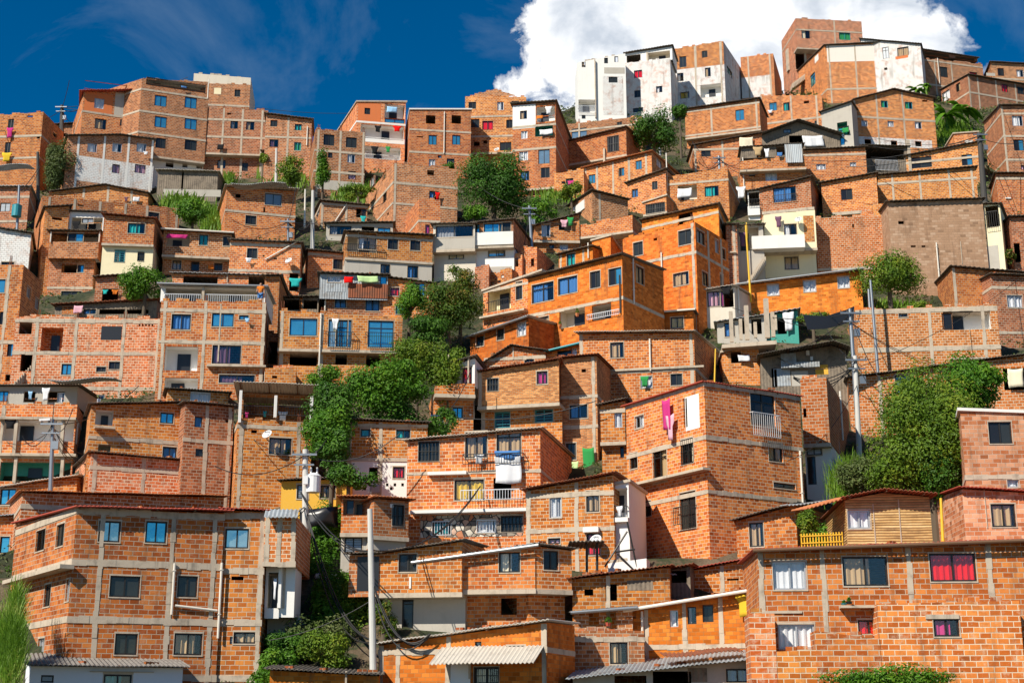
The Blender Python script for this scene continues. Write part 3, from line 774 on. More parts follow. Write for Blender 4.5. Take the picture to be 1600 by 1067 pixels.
HT='''
b 0,181 68,175 300 -5 s=102 b=213,247 r=n | 17,194,9,15,d 12,231,9,17,d 47,182,9,3,v 86,210,6,9,o 60,215,5,4,v 17,209,8,16,cp 12,247,12,14,cy | orange brick block with laundry at the left skyline
d 85,196 118,194 232 3 r=m | 102,211,6,5,v | low brick room squeezed left of the tall dark terrace block
d 222,123 327,129 306 17 Y=+7 s=131 b=147,181,214 r=n o=248 rc=0.8 lo=P | 275,133,94,12,G 251,158,19,17,b 298,161,19,17,b 251,191,19,17,b 298,194,19,17,b 251,224,16,16,d 298,227,19,16,d 265,258,12,7,o 289,259,8,6,o 313,261,12,6,o 325,140,2,30,I 287,138,9,3,cb 275,133,90,11,R0.02 | tall brick tower with six windows under a shallow top terrace
+b 131,145 221,143 300 17 s=118 r=n b=181 d=6 Y=-0.3 | 155,162,15,16,l 157,194,18,16,t 197,193,19,10,e 154,163,44,33,7 200,165,42,38,3 
+d 127,145 221,143 150 17 r=q d=6 zb=143 oh=0.6 Y=-0.8 | 175,137,86,12,o
H 303,115 392,122 300 6 zb=168 Y=+12 r=n n=brick_house | 371,145,9,11,d 340,143,11,10,l | grey topped brick penthouse right of the tall tower
+d 305,130 391,133 300 6 zb=169 r=n d=5 Y=-0.2 b=165 | 371,146,9,11,d 340,143,11,9,4
d 318,167.5 419,173 282 5 Y=+3 s=428 b=188,215 c=347,377,408 r=n o=240 rc=0.7 | 366,195,12,13,d 391,197,13,13,d 358,178,6,3,v 346,257,13,13,d 381,261,13,13,d 413,263,12,13,d 345,231,10,8,ck | brick block with concrete posts and a jutting floor on the ridge
d 416,179 487,188 280 7 s=490 b=215 c=449 r=m | 428,193,11,10,d 466,199,11,10,e 428,224,14,12,u 465,229,11,13,g 480,213,3,30,I | brick house with a dark wavy roof edge and tan curtain
d 493,202 571,207 302 10 s=485 b=238,270 c=496,531,567 r=n cm=conc | 514,219,17,17,d 549,223,17,16,d 516,243,7,8,d 549,248,12,13,l 550,274,12,13,i 531,291,74,14,3 | narrow brick tower with pale posts above the bushes
b 558,160 634,160 266 8 s=527 b=193 r=f cm=concw | 577,177,36,30,7 574,174,9,10,d 617,175,32,23,O 617,189,32,7,b2 597,207,68,22,O 597,220,70,7,2 597,239,58,19,O 597,246,54,6,2 612,173,16,9,cl 590,203,8,10,ck 620,203,10,9,cr 585,236,9,12,ck 606,235,6,9,cg | orange and white house with open laundry balconies on the skyline
b 641,172 736,172 272 6 s=634 b=205,240 r=w | 673,187,15,13,o 713,187,15,13,o 676,219,13,15,b 713,219,13,15,b 675,256,10,14,l 704,255,12,14,u 687,245,6,4,b 694,208,3,65,I 656,214,10,2,v | brick house with two black openings and a white roof rim
b 727,151 822,152 262 -4 b=182,213 r=n o=238 rc=0.5 | 738,165,12,11,d 782,166,10,13,l 805,161,12,6,d 742,193,14,13,d 762,196,17,14,r 796,194,10,13,d 745,225,9,7,o 758,222,6,5,o 790,229,18,13,d 777,237,6,6,& | brick house with ragged stepped gable and red shutter window
+d 740,149 805,149 160 -4 pk=772,140 d=1 zb=151 Y=+0.4 | 
b 801,164 868,160 302 -12 s=893 b=197,233 r=m k=-0.05 | 819,183,36,36,2 818,180,11,13,t 853,178,30,24,O 853,186,30,8,J 819,211,10,12,l 850,203,28,20,O5 818,244,14,14,l 850,245,18,22,P 820,275,14,15,n 852,270,14,16,d 858,174,8,12,cw 844,185,10,5,co 854,208,20,8,cw 850,297,60,3,S0.4 | narrow house with white plastered top corner and open balcony
d 882,195 1003,182 232 -15 b=200 c=905,995 r=n | 905,209,24,17,P 968,195,8,9,d 992,187,4,3,v | brick house with broad pale window below the white painted row
b 866,227 978,200 275 -25 s=1000 r=m o=251 rc=0.9 lo=G | 958,225,18,24,B 876,238,22,18,G5 890,262,26,14,0 920,257,30,14,0 950,249,26,14,0 873,262,3,24,X 905,255,3,24,X 945,245,3,24,X | brick house with barred window over grey metal panels
b 866,272 912,264 312 -12 r=n b=0 | 890,285,12,12,d 893,287,10,6,cp 881,287,6,4,ck | small brick lower floor with clothes at its window
b 912,264 1018,238 306 -25 s=1075 c=915,933,958,983,1010 r=j b=0 | 925,280,11,14,b 971,269,9,13,b 998,258,10,14,b 1046,262,14,10,d 1030,255,8,14,l | long brick house with three small blue windows
b 980,287 1040,266 330 -25 r=m | 992,302,10,13,n 1023,290,9,13,d | brick house with one violet curtained window
b 1040,277 1137,262 335 -8 s=1160 b=285 r=n | 1074,301,30,23,G 1112,299,22,16,e 1070,303,22,14,cw 1042,270,3,60,I | brick house with open white room beside a steel pole
P 902,98 977,84 192 -8 s=898 r=n d=5 | 947,95,6,9,d 963,93,6,9,d 912,101,6,9,t 916,166,28,20,O 916,172,30,10,W0.3 912,183,6,6,d 930,140,1.5,90,S0.3 958,150,32,60,1 958,125,14,9,d 960,111,32,9,3 | white tower house with small balcony at the cloud edge
W 977,99 1047,92 186 -15 r=n | 997,116,13,12,r 996,147,10,11,d 1030,140,10,10,d 997,172,16,7,d | white painted brick house under a lean terrace roof
+P 977,85 1050,73 110 -15 r=m zb=98 k=-0.05 Y=+0.3 d=4 | 990,92,22,12,o 1030,87,34,12,G 1012,90,3,14,X
W 1045,79 1130,65 172 -15 s=1158 c=1087,1127 b=0 r=n | 1067,97,11,18,d 1101,85,9,11,d 1063,121,10,13,d 1106,113,9,14,t 1070,149,14,10,y 1111,142,33,20,O 1140,113,8,10,e | half white half brick house with yellow window on the ridge
+b 1045,78.6 1130,64.6 104 -15 r=n zb=106 d=5 Y=-0.06 c=1087,1127 | 1067,97,11,17,d 1101,85,9,11,d
b 1157,90 1208,84 158 -12 s=1219 c=1170,1204 r=n | 1182,136,46,32,1 | brick house with whitewashed base and blank upper wall
d 1243,29 1346,34 160 6 Y=+9 s=1219 b=49 r=n d=8 c=1307 o=77 rc=1.4 | 1259,54,13,13,d 1320,57,18,12,g 1250,95,14,28,o 1232,95,3,36,X 1258,93,3,32,X | highest brick house with green curtain under the cloud
b 1288,72 1381,67 158 -3 s=1245 c=1297,1338,1379 r=m b=139 | 1333,84,82,25,_ 1270,125,8,20,b 1276,92,6,10,w0.02 | brick house with long cream panel and concrete side
+b 1381,111 1411,114 158 -3 r=m d=4 Y=-0.2 | 
W 1345,62 1438,70 160 3 r=m d=6 s=1442 | 1411,81,18,14,t 1384,83,10,18,h 1409,90,20,4,7 1384,108,5,4,v | white painted house with tan window and curved roof
d 1443,92 1535,101 150 15 s=1438 c=1462,1488 b=100,137 r=n | 1475,113,12,16,d 1521,116,12,6,r 1466,112,2.5,40,I | brick house with grey curtained window and roof shelter
+d 1443,79 1527,92 100 15 r=m zb=91 d=5 Y=+0.3 k=0.05 | 1463,86,40,8,o 1508,92,30,7,o
d 1548,98 1605,101 150 6 s=1537 b=124 r=m | 1564,113,10,12,d 1594,115,11,11,l 1548,117,14,4,3 | brick house with dark eave at the far right skyline
d 1512,118 1605,134 165 20 s=1468 c=1514,1529,1557,1587 b=121,152 r=m | 1570,138,10,12,r 1595,142,11,11,d 1478,150,13,15,l 1497,137,7,13,t | corner brick house with red window above banana leaves
b 1333,157 1458,154 236 8 pk=1395,141 s=1296 c=1335,1372,1413 b=186 r=m k=0.02 | 1382,163,11,11,g 1420,165,12,11,g 1445,158,8,3,v 1351,193,10,9,l 1392,194,10,9,l 1435,196,11,11,l 1395,223,122,12,1 1356,222,10,8,o 1397,224,10,8,o 1435,225,10,8,o | wide gabled brick house with two green framed windows
b 1187,150 1284,149 214 -3 s=1290 c=1190,1237,1277 b=154,189 r=n | 1208,167,12,13,b 1229,167,10,13,e 1260,160,8,4,v 1204,176,6,5,cw 1276,196,6,15,d | brick house with pale concrete grid above the arched shed
b 1070,172 1186,155 232 -18 c=1112,1183 b=168,206 r=m o=209 rc=0.6 | 1156,180,14,17,b 1089,219,14,14,J | orange house with one tall blue window
b 1083,228 1190,209 268 -16 c=1086,1129 b=233 r=m s=1068 | 1103,238,15,14,d 1166,226,21,20,cc | brick house with cream sheet drying on its right
F 1190,212 1312,212 246 -2 pk=1246,191 r=m n=shack k=0.03 oh=0.8 | 1215,219,30,10,8 1245,218,24,12,o 1230,205,12,6,h 1270,222,32,17,cw | grey wooden shed with arched sheet roof and white sheets
b 1156,252 1258,243 300 -6 b=0 o=264 rc=0.7 r=n | 1205,276,18,14,l 1175,274,10,4,v 1240,241,27,30,z0.3 1198,241,6,14,cn 1218,243,8,6,cb 1162,282,3,70,I 1184,238,12,14,ct | brick balcony floor with rusty sheet screen and hanging clothes
+F 1158,232 1254,226 246 -6 r=m zb=246 Y=+0.8 d=3 | 1190,240,16,13,o 1225,236,24,14,o
b 1250,236 1352,231 280 -4 b=242 r=m | 1283,261,15,9,l 1333,257,10,6,l | brick strip house under a black toothed roof edge
G 1283,176 1330,160 245 -25 s=1345 r=m n=brick_house | 1318,205,18,14,e 1305,220,30,18,b2 1316,197,16,12,G5 1322,205,10,8,cg | shaded balcony house with green clothes left of the gabled house
F 1348,229 1418,231 275 5 r=m n=shack b=0 k=0 | 1383,240,60,18,o 1381,257,40,20,R 1384,260,34,16,W0.3 1420,245,4,50,X | dark wooden porch with picket rail beside the long window
b 1415,245 1532,222 278 -15 r=m b=250 | 1439,254,34,17,d 1511,250,17,17,b | brick house with very wide dark window right of the porch
b 1490,210 1528,207 250 -3 r=f | 1514,222,13,5,w0.05 | small brick cube on the weeds below the banana plant
b 1370,275 1524,262 320 -10 c=1395,1438,1484,1520 b=283 r=m | | long blank brick wall with four pale posts
d 1563,166 1607,166 276 0 s=1535 b=178,213,250 c=1565 r=m | 1590,189,17,16,l 1592,227,16,17,b 1600,262,10,7,i | brick house with two white framed windows at right edge
b 1556,272 1607,272 335 0 b=279 r=m s=1545 | 1575,310,8,2,w0.1 1600,310,6,2,v | blank brick block below the white framed windows
T 1387,317 1535,312 450 -3 r=m d=7 | 1408,348,9,5,v 1427,385,8,3,v 1443,385,6,3,v 1465,410,1.5,60,I 1502,395,1,35,S0.04 | large blank tan rendered wall
m 1273,341 1386,338 428 -5 r=n b=420 | 1333,353,3,6,v | brick wall with heavy white mortar left of the tan wall
+b 1345,333 1365,331 372 -5 r=n d=3 Y=-0.12 zb=372 | 
+b 1364,320 1388,317 400 -5 r=n d=4 Y=-0.2 | 
m 1186,297 1266,278 340 -13 s=1284 r=m b=282 bt=0.15 | 1226,304,36,23,n 1226,310,38,10,R0.2 1232,331,82,4,S0.3 | corner brick room with blue and white curtains and black rail
+b 1283,287 1369,272 345 -13 r=m Y=+1.5 | 1323,304,18,17,d 1330,334,60,5,S0.3
+P 1168,300 1188,298 340 -10 r=m Y=+0.8 zb=345 d=4 | 1178,311,17,22,o 1178,331,19,14,w0.3 1178,319,18,10,R0.5 1158,302,12,18,cw
C 1193,336 1273,328 436 -8 r=n s=1175 o=389 rc=1.0 d=9 | 1235,360,20,20,d 1216,348,8,17,cu 1237,411,22,20,t 1215,384,82,20,w1.0 1247,347,6,6,& 1264,358,16,40,J 1177,377,2.5,45,S0.1 | cream house with curved balcony and two dark windows
d 1134,352 1151,352 446 -3 r=m c=1148 | 1142,395,16,2,S0.2 | slim brick pillar house left of the cream house
+G 1151,355 1192,352 446 -3 r=m Y=+1.0 | 1170,372,32,40,G 1160,375,10,22,cu 1168,400,2,100,Y
o 1003,345 1122,320 440 -35 s=1135 b=345 r=m | 1071,341,22,17,o 1128,352,6,22,d | bright orange upper house with a big black opening
o 973,374 1086,347 500 -35 s=1137 b=406 c=1084 cs=1108,1128 r=n | 997,389,15,21,d 1071,371,22,23,d 1024,374,6,4,v 1064,436,24,20,t 1095,371,12,20,t 1120,385,5,20,l 1131,397,5,16,d 1102,436,9,21,t 1128,440,5,22,d 1035,420,3,50,I | big bright orange corner block with grey corner post
o 825,436 972,399 556 -35 s=1036 b=480 r=m d=11 | 848,457,34,29,n 887,446,30,26,n 930,437,16,26,d 961,432,20,26,b 894,496,40,29,G 940,487,30,24,G3 944,492,50,8,W0.15 850,505,15,21,t 1000,430,12,26,t 970,460,2,60,R0.1 988,440,3,70,I 905,490,5,12,fy 878,508,4,8,fy | bright orange long house with blue curtains and a recessed balcony
+o 735,529 826,497 566 -35 r=v Y=-0.3 gut=galv d=6 | 750,532,12,18,d 782,522,11,18,d 815,514,13,21,l
o 873,399 926,386 430 -33 r=m c=876,912 d=4 | 892,406,13,20,e 920,392,2,24,I | low orange annex with teal curtain on the roof terrace
+o 925,377 954,369 430 -33 s=973 r=f d=5 | 933,387,9,5,v
b 815,388 839,386 436 -20 s=867 r=n | 832,410,5,12,o | unfinished stepped brick stair tower
+b 795,400 816,398 440 -20 r=n d=3 | 806,410,8,14,o
+d 742,418 764,413 450 -20 s=776 r=n d=3 Y=-1 | 
+b 765,430 800,420 450 -25 r=n d=3 Y=-0.6 | 775,435,5,5,o 785,432,5,5,o 770,442,5,4,o 780,440,5,4,o
b 755,456 846,424 512 -35 b=447 r=f cm=conc | 780,466,36,38,O4 780,478,34,16,R0.2 811,454,10,28,d 790,492,70,3,S0.5 | pale house with railed cream balcony beneath the stair tower
b 835,354 905,335 392 -20 s=830 r=m o=376 rc=0.3 | 853,360,13,19,l 883,352,20,16,G3 881,351,9,12,ci 891,348,8,14,cg 881,386,12,9,l 862,385,8,6,d | brick house with striped and green laundry in its porch
b 894,357 988,336 395 -22 r=n o=366 rc=1.2 lo=d | 908,378,2.5,30,X 940,372,14,6,l | long low brick terrace parapet above the orange annex
d 925,299 981,313 345 22 s=875 c=937 b=306 r=m | 905,326,18,14,w0.1 | dark brick gable room with white panel and bent roof
b 1005,318 1041,306 340 -25 r=f b=0 o=333 | 1024,326,30,16,B | brick terrace with grille bars and a bent pergola
H 677,352 742,351 440 -6 o=390 rc=0.7 b=0 r=m n=plastered_house | 710,361,58,20,d 709,380,66,18,3 713,397,24,16,P 676,400,5,30,o | cement house with glazed gallery over a grey parapet
+d 741,350 802,344 440 -6 s=836 r=m o=384 rc=0.6 lo=P | 745,357,8,17,b 770,356,28,14,b7 789,356,18,17,d 771,373,62,20,w0.1 776,393,26,16,P 783,393,9,14,y 770,425,60,14,3
b 541,363 676,369 446 6 b=372 o=406 rc=0.1 lo=G r=m bt=0.18 s=536 | 566,380,46,28,G 574,377,28,26,d 566,389,60,10,R0.3 614,381,16,18,d 649,383,16,17,d 645,425,17,19,n 602,421,15,16,d | brick house over grey plaster with a railed porch
G 510,350 614,349 372 4 r=m n=plastered_house | 532,360,34,14,d 575,358,20,8,o 600,360,20,8,b8 | low dark roofed house with black tarp left of the wedge
b 482,392 596,402 434 8 b=401 r=m s=476 | 528,413,15,16,d 572,416,14,16,d | brick house with two blue windows under a black eave
d 615,255 715,265 356 14 s=573 b=290,322 c=617 r=n | 678,306,15,14,n 683,308,6,12,cr 581,285,6,14,l 600,275,5,12,o 601,308,6,16,d 581,321,6,14,d 594,340,4,3,v 606,335,3,5,v 673,270,11,8,v | brick corner tower with three bare courses above the trees
b 655,311 688,313 353 8 Y=-5 s=615 b=346 r=n d=7 | 668,358,7,14,p | wedge shaped brick room against the corner tower
d 502,315 574,322 352 12 s=482 c=503,541 b=321 r=m | 561,333,9,14,o 568,333,8,13,d 567,345,7,12,ce 497,330,5,16,l 532,334,18,30,/ | small brick house with turquoise towel at its window
b 354,293 463,299 374 8 s=343 b=334 r=v oh=0.7 | 427,312,26,18,h 392,344,17,14,d 372,306,8,6,v 413,328,3,8,v | square brick house with grey louvre window
b 360,376 470,381 452 6 s=475 b=383,424 r=m | 394,396,16,16,d 389,408,8,7,cn 463,441,22,28,o 440,392,50,30,/ 452,411,7,6,& 412,400,3,3,v 418,404,3,3,v 430,404,6,3,v 462,443,16,14,ce | brick house with diagonal drainpipe and laundry corner
d 256,360 362,366 428 8 b=0 r=m o=400 rc=0.7 gut=pvc | 278,376,36,18,G 318,375,14,17,e 355,377,13,15,d 276,414,14,14,t 305,416,13,15,D 341,417,13,12,d 277,371,32,6,cp 330,419,9,6,co | brick house with bright laundry line over a shadowed lower floor
b 270,428 438,432 482 4 b=0 r=z oh=0.3 s=444 | 313,440,54,17,o 407,443,38,36,o 355,440,2,20,S0.1 | brick house with two black openings under a zinc roof
b 252,470 416,473 614 4 c=254,318,413 b=486,535 r=n s=422 | 283,503,30,24,n 348,500,34,21,b 381,496,15,7,b 387,502,6,6,cl 283,560,52,38,O 354,554,45,29,u 283,601,52,22,O 370,573,92,3,S0.35 370,592,56,13,u 343,520,2,90,S0.02 414,600,2,40,I | wide brick house with steel railed roof terrace and mirror windows
+P 252,446 415,450 474 4 r=z zb=473 Y=+0.9 d=5 gut=galv | 287,461,58,22,G3 360,463,86,22,G 318,461,4,24,X 284,467,60,14,W0.1 362,468,86,14,W0.1 
b 414,432 437,432 520 4 r=m | 421,490,11,17,b | sliver brick house right of the railed roof terrace
d 416,520 438,521 582 4 r=n Y=+1 d=5 | 426,551,14,35,o | dark narrow doorway block between two mirror windowed houses
b 414,575 463,575 618 3 r=n s=466 | 429,589,8,4,v | small plain brick box below the dark doorway
b 437,485 629,496 598 5 b=490 r=n o=546 rc=0.5 bt=0.3 c=439,502 | 474,511,43,27,b 531,521,36,43,P 534,521,18,42,b 595,522,40,42,b 531,530,44,19,R0.35 595,531,48,19,R0.35 474,561,43,21,o 533,561,18,18,o 583,563,22,20,o 500,540,3,100,I 524,508,8,18,cw | wide brick house with three large sky blue panes
F 436,467 498,465 490 3 r=m n=shack k=0 | 455,476,30,16,o 470,476,4,18,J 485,476,22,14,o | open rooftop shelter on the blue paned house
d 510,462 608,466 492 5 r=m n=brick_house | 532,472,18,18,n 582,477,22,18,n 508,478,3,24,I | brick room with two blue windows behind a rust sheet
+Z 500,428 606,432 470 5 r=m zb=468 Y=-0.5 d=5 k=0 | 575,455,62,22,90.05 522,436,20,10,l 545,439,14,10,cr 575,438,32,10,ca 600,438,12,12,b2 525,450,30,12,0
b 600,434 678,444 492 5 r=m b=0 s=682 | 617,456,14,13,r 645,459,12,12,o 630,452,12,16,J 655,452,18,20,b2 626,484,16,14,b | low house with red door left of the big mango tree
d 0,293 47,293 355 -2 s=60 b=308,346 r=z | 8,324,16,14,h | brick shack with crumpled metal roof at left edge
W 0,358 49,366 420 3 r=m s=56 k=0.05 | 12,412,20,5,d | white and brick patched house below the crumpled roof
b 0,414 37,414 610 0 s=67 b=535 c=6 r=n Y=92 | 2,447,12,21,b 3,497,8,20,d 20,544,17,25,b 45,457,6,18,l 58,475,6,18,l 18,590,20,10,v 30,575,10,20,b4 | brick house with bright blue window panes at left edge
b 78,301 232,303 325 3 pk=165,290 c=130,168,205 r=m | 198,313,5,7,cu 214,313,10,7,cn | low gabled brick house with tiny clothes under the white wall
d 106,213 241,219 300 5 pk=188,212 b=0 c=120,161,199,239 r=m s=98 cm=concw | 144,231,15,14,l 183,231,15,14,l 221,231,15,14,l 179,271,120,38,1 181,264,12,14,i 219,264,17,14,i 227,241,6,5,cw | brick house with whitewashed lower storey and five curtained windows
b 66,306 281,326 376 8 c=75,115,155,195,229,276 b=315 r=n bt=0.15 s=58 | 186,324,14,6,v 240,340,17,16,d 126,321,10,3,v | long flat roofed brick house with a row of short posts
b 71,325 109,323 410 2 s=62 r=m | 89,342,16,4,v | tall left brick house with glazed white framed gallery
+P 109,331 163,333 410 2 r=m zb=410 Y=+0.5 d=5 b=0 | 136,352,50,24,G3 137,345,18,8,h 148,354,22,10,J 120,355,10,16,ck
+d 78,362 156,363 412 2 r=m zb=404 Y=-1.0 d=5 k=0 | 118,371,76,14,o 118,371,24,13,b 80,371,2,16,I 156,371,2,16,I
+d 78,404 148,405 500 2 s=162 r=n Y=-0.4 b=450 | 114,420,36,13,o 126,420,10,12,b2 111,464,32,18,d
b 163,336 242,343 442 6 o=381 rc=0.3 lo=C b=0 r=r cm=conc | 213,357,27,16,e 187,400,16,18,q 220,401,10,14,B | brick upper floor over cream wall with green barred window
d 150,434 200,431 478 2 r=m | 172,462,25,22,o 166,458,7,7,ce 181,458,8,7,co | small house with red and green washing behind the rust roofs
F 86,478 246,470 496 -2 r=r n=shack k=0.02 | 110,485,26,12,J 140,487,20,8,n 175,487,40,8,o 215,487,34,7,o 124,485,14,12,ci | rusty lean-to shelter on the big square brick building
m 25,495 252,498 640 2 c=53,115,190,249 b=502,552,607 r=n bt=0.24 Y=91 | 81,531,34,38,GJ 174,521,32,20,K 104,577,16,17,b 158,577,15,8,d 179,571,18,12,d 40,511,20,22,o 41,565,18,30,o 152,626,22,18,l 218,508,3,3,v 223,508,3,3,v 228,508,3,3,v 233,508,3,3,v 238,508,3,3,v | big square brick building with concrete grid and plastic sheeted hole
b 0,632 121,632 770 3 s=136 b=655,714 c=0 r=n Y=84 | 60,672,120,34,O 60,737,121,30,O5 25,685,5,60,X 98,685,5,60,X 25,735,5,40,X 98,735,5,40,X 60,712,122,4,S0.4 60,655,122,4,S0.4 18,664,14,14,ck | three level balcony house with teal bottom floor
+G 0,604 122,604 634 3 r=m zb=633 Y=+1.2 d=5 | 5,619,16,17,b 46,620,18,17,o 88,620,26,17,o 73,617,10,20,cw 49,619,5,13,cl 95,621,12,16,l
b 143,633 290,630 735 3 b=688 r=m s=138 | 261,653,21,17,b 265,707,22,18,n 163,652,28,24,O 163,670,32,3,S0.5 163,703,20,18,G | corner brick house with yellow gutter and blue shutters
+d 290,630 366,636 735 24 r=m b=690 c=322,358 d=5 | 310,659,12,17,n 312,707,13,12,d 355,658,6,4,v
b 262,609 357,615 640 3 r=m s=258 cm=concw | 313,621,30,15,l 313,621,30,15,W0.05 338,630,8,4,v | small brick terrace room with white bars
b 372,656 488,660 740 8 s=350 b=668 c=376,466 r=n | 438,697,35,26,t 397,674,9,5,v 417,682,5,6,& 486,640,4,40,X2 430,636,4,34,X2 375,636,4,50,X2 | house with leafy covered roof terrace beside the dark trees
+d 374,613 494,618 660 8 r=v zb=659 Y=+2.5 d=3 k=0 oh=2.4 | 405,637,50,34,o 460,640,50,32,o 386,650,4,9,cp 414,648,5,9,ce 442,651,12,14,cw 425,655,110,14,R2.4
m 143,708 470,736 806 10 s=120 b=740,785 c=146,223,290,358,434 r=m Y=78 | 397,762,30,30,0 382,765,12,22,P 220,750,3,4,v 220,762,3,4,v 132,760,6,26,t | very long brick house with tilted black roof line
Y 440,752 548,748 802 2 r=m | 473,768,18,22,h 512,768,24,20,d | ochre yellow house behind the transformer pole
m 35,770 350,777 905 2 s=17 b=799 r=j Y=72 oh=0.5 | 25,830,5,30,d | brick house with wavy orange clay roof behind the front block
b 0,763 121,745 830 -8 r=v b=0 Y=79 | 12,776,24,25,b | brick strip with slanting white roof line and blue window
b 0,808 24,806 900 -3 r=z Y=74 | 7,851,15,26,b | small brick corner with grey roof at left edge
B 120,795 351,801 1075 2 s=28 Y=61 b=803,882,970,1058 bt=0.28 c=152,264,330 r=q k=0.04 oh=0.5 d=10 | 171,830,34,33,P 244,831,33,34,b 195,916,47,33,d 293,916,31,33,d 197,1006,35,33,d 294,1006,44,34,t 63,844,14,32,d 94,836,12,34,d 109,921,12,34,l 74,930,10,34,d 105,1003,9,30,d 64,1010,10,26,l 343,938,3,118,I 270,920,2,80,I 306,950,66,6,\\ 70,898,90,6,S0.6 | large front brick block with bare concrete grid and six big windows
+B 351,797 416,800 1075 4 Y=+1.2 b=806,892,972,1060 bt=0.26 c=411 r=q d=8 | 370,841,37,31,P 371,903,19,6,v 382,996,34,18,t 364,1000,10,12,h
+m 414,806 464,806 884 2 Y=+1.0 zb=884 c=417,436,461 r=n d=6 b=881 | 441,804,52,14,z0.5
+G 418,966 470,966 1075 2 Y=+3 r=n d=4 |
+P 416,884 462,884 1075 2 Y=+1.8 r=n d=2.5 zb=964 | 428,925,20,62,G3 438,915,5,70,X2 431,920,4,34,cn 444,915,4,70,S0.02 425,958,22,16,w0.1
L 48,1040 286,1043 1100 1 s=41 Y=57.5 r=u oh=0.5 k=0.12 | 74,1060,20,12,h 184,1062,44,18,e 285,1066,14,10,d 190,1049,100,1,S0.12 | white house with grey corrugated roof at bottom left
o 422,1047 592,1056 1100 4 Y=58 r=m | 541,1058,3,20,X 560,1050,6,4,v | low orange house with dark roof at bottom centre left
o 592,1008 854,972 1100 -20 s=898 Y=59 b=1017 c=596,622,700,851 r=v oh=0.35 k=0.03 | 806,1014,28,10,B 747,1008,10,12,d 770,1024,160,28,A1.3 760,1055,38,26,B 718,1053,34,30,2 735,1040,3,40,S0.1 | orange front house with pale corrugated awning
d 898,985 1006,985 1075 2 Y=62 b=998 r=n | 967,1020,28,34,t 928,1020,3,3,v | brick wall house with black framed window below the red flowerpot
+d 898,958 988,950 986 0 Y=+1.5 r=m zb=987 d=3 gut=galv | 928,968,16,26,o 955,966,16,30,o 950,972,12,14,fr
o 986,955 1180,922 1048 -20 Y=63 c=1010,1070,1127,1176 b=1010 r=r gut=pvc oh=0.5 k=0.05 | 1053,966,13,26,l 1081,961,14,27,d 1106,958,17,27,d 980,962,14,11,d 1166,945,24,38,cy 1005,1000,4,90,I 990,962,8,8,n | orange row house with rust wavy roof and cream gutter
G 895,1060 1172,1030 1100 -8 Y=58.5 r=z n=shack oh=0.7 k=0.12 | 1152,1055,35,22,n 1050,1058,60,20,o 1090,1055,30,20,8 985,1062,50,14,o | tin roofed shack with blue window at the bottom edge
B 1183,862 1606,846 1100 -4 Y=56 c=1186,1291,1427,1554 r=q b=0 k=0.03 gut=wood | 1234,899,52,44,l 1352,892,70,46,t 1489,886,72,44,r 1245,994,56,38,l 1358,982,34,28,r 1217,956,72,4,S0.06 1343,949,64,3,S0.5 1325,940,5,10,fk 1317,943,5,6,fe | wide front brick house with red, tan and white curtains
+X 1170,958 1210,958 1100 -4 on=1.22 r=n d=2 |
+X 1207,1018 1276,1014 1100 -4 on=1.2 r=n d=2 |
+X 1273,985 1375,998 1100 -4 on=1.22 r=n d=2 |
+X 1371,943 1592,938 1100 -4 on=1.2 r=n d=2 | 1479,980,40,28,p 1472,963,52,7,S0.05
k 1500,642 1606,646 860 -3 Y=64 b=745 r=w d=8 s=1490 | 1563,676,36,34,d 1583,755,18,12,l | pink tinted brick house with white roof rim at right
+k 1503,764 1606,770 860 -3 Y=-0.5 r=q d=6 | 1568,805,38,36,t 1540,795,1,60,S0.04
A 1320,781 1452,776 862 -4 pk=1378,770 Y=61.5 r=r n=bamboo_house k=0.0 oh=0.7 | 1341,811,38,29,l 1366,820,1.5,66,S0.03 1406,815,1.5,70,S0.03 | bamboo slat house with arched rusty roof
b 1100,599 1249,621 846 32 s=977 b=611,692,775 r=q oh=0.12 k=0.0 d=9 | 1192,636,38,56,D 1192,640,38,52,b 1193,665,42,36,W0.25 1212,707,22,28,t 1226,759,34,8,h 999,659,14,19,l 1031,726,22,54,t 990,720,12,24,d 1074,705,19,38,B 1010,795,15,24,d 1075,797,25,58,d 1075,805,28,28,R0.35 1082,645,22,52,2 1071,645,6,46,o 1251,760,3,110,I 1048,648,13,48,cp 1054,668,11,40,ci 1056,745,110,4,S0.5 | large tall corner block with pink sheet and white window rail
d 1010,858 1150,836 900 -20 Y=74.5 r=n | 1042,868,10,24,d 1088,865,24,42,y 1120,860,16,40,D 1135,857,12,26,d | shaded ground floor with yellow curtain under the tall corner block
b 905,522 1084,520 622 -5 s=1128 b=580 c=908,1081 r=v oh=0.5 | 964,547,21,24,t 1010,597,18,18,l 1008,597,10,16,cg 1057,593,18,18,d 1016,555,2.5,50,I 1010,577,180,3,S0.15 | brick house with wide pale overhanging roof and green shirt
o 975,494 1083,486 524 -14 s=1106 r=m gut=pvc | 1005,507,27,14,B 1058,504,20,17,y 1092,508,8,14,d | low orange house with ornate window bars
s 747,582 873,563 682 -14 s=879 o=632 rc=0.8 lo=b r=r b=0 c=0 | 770,601,17,19,B 847,590,17,20,p 785,656,24,24,q 850,648,28,22,q 741,640,3,30,I | small brick upper storey jutting over teal barred windows
+s 876,561 932,556 748 -14 s=956 r=r Y=+0.8 b=620,667 c=928 | 912,579,7,5,v 904,643,28,21,n 892,705,16,26,d 921,718,18,36,cg 898,728,14,12,ca
b 757,568 852,549 582 -12 pk=800,541 r=m b=560 | 827,564,15,10,d 773,575,14,5,d 802,552,2,20,S0.05 | brick gable with bent grey roof behind the small brick storey
b 838,556 906,538 582 -14 r=m gut=ft c=842 | 882,553,23,20,D 897,553,8,18,l | low brick house with green gutter and dark double door
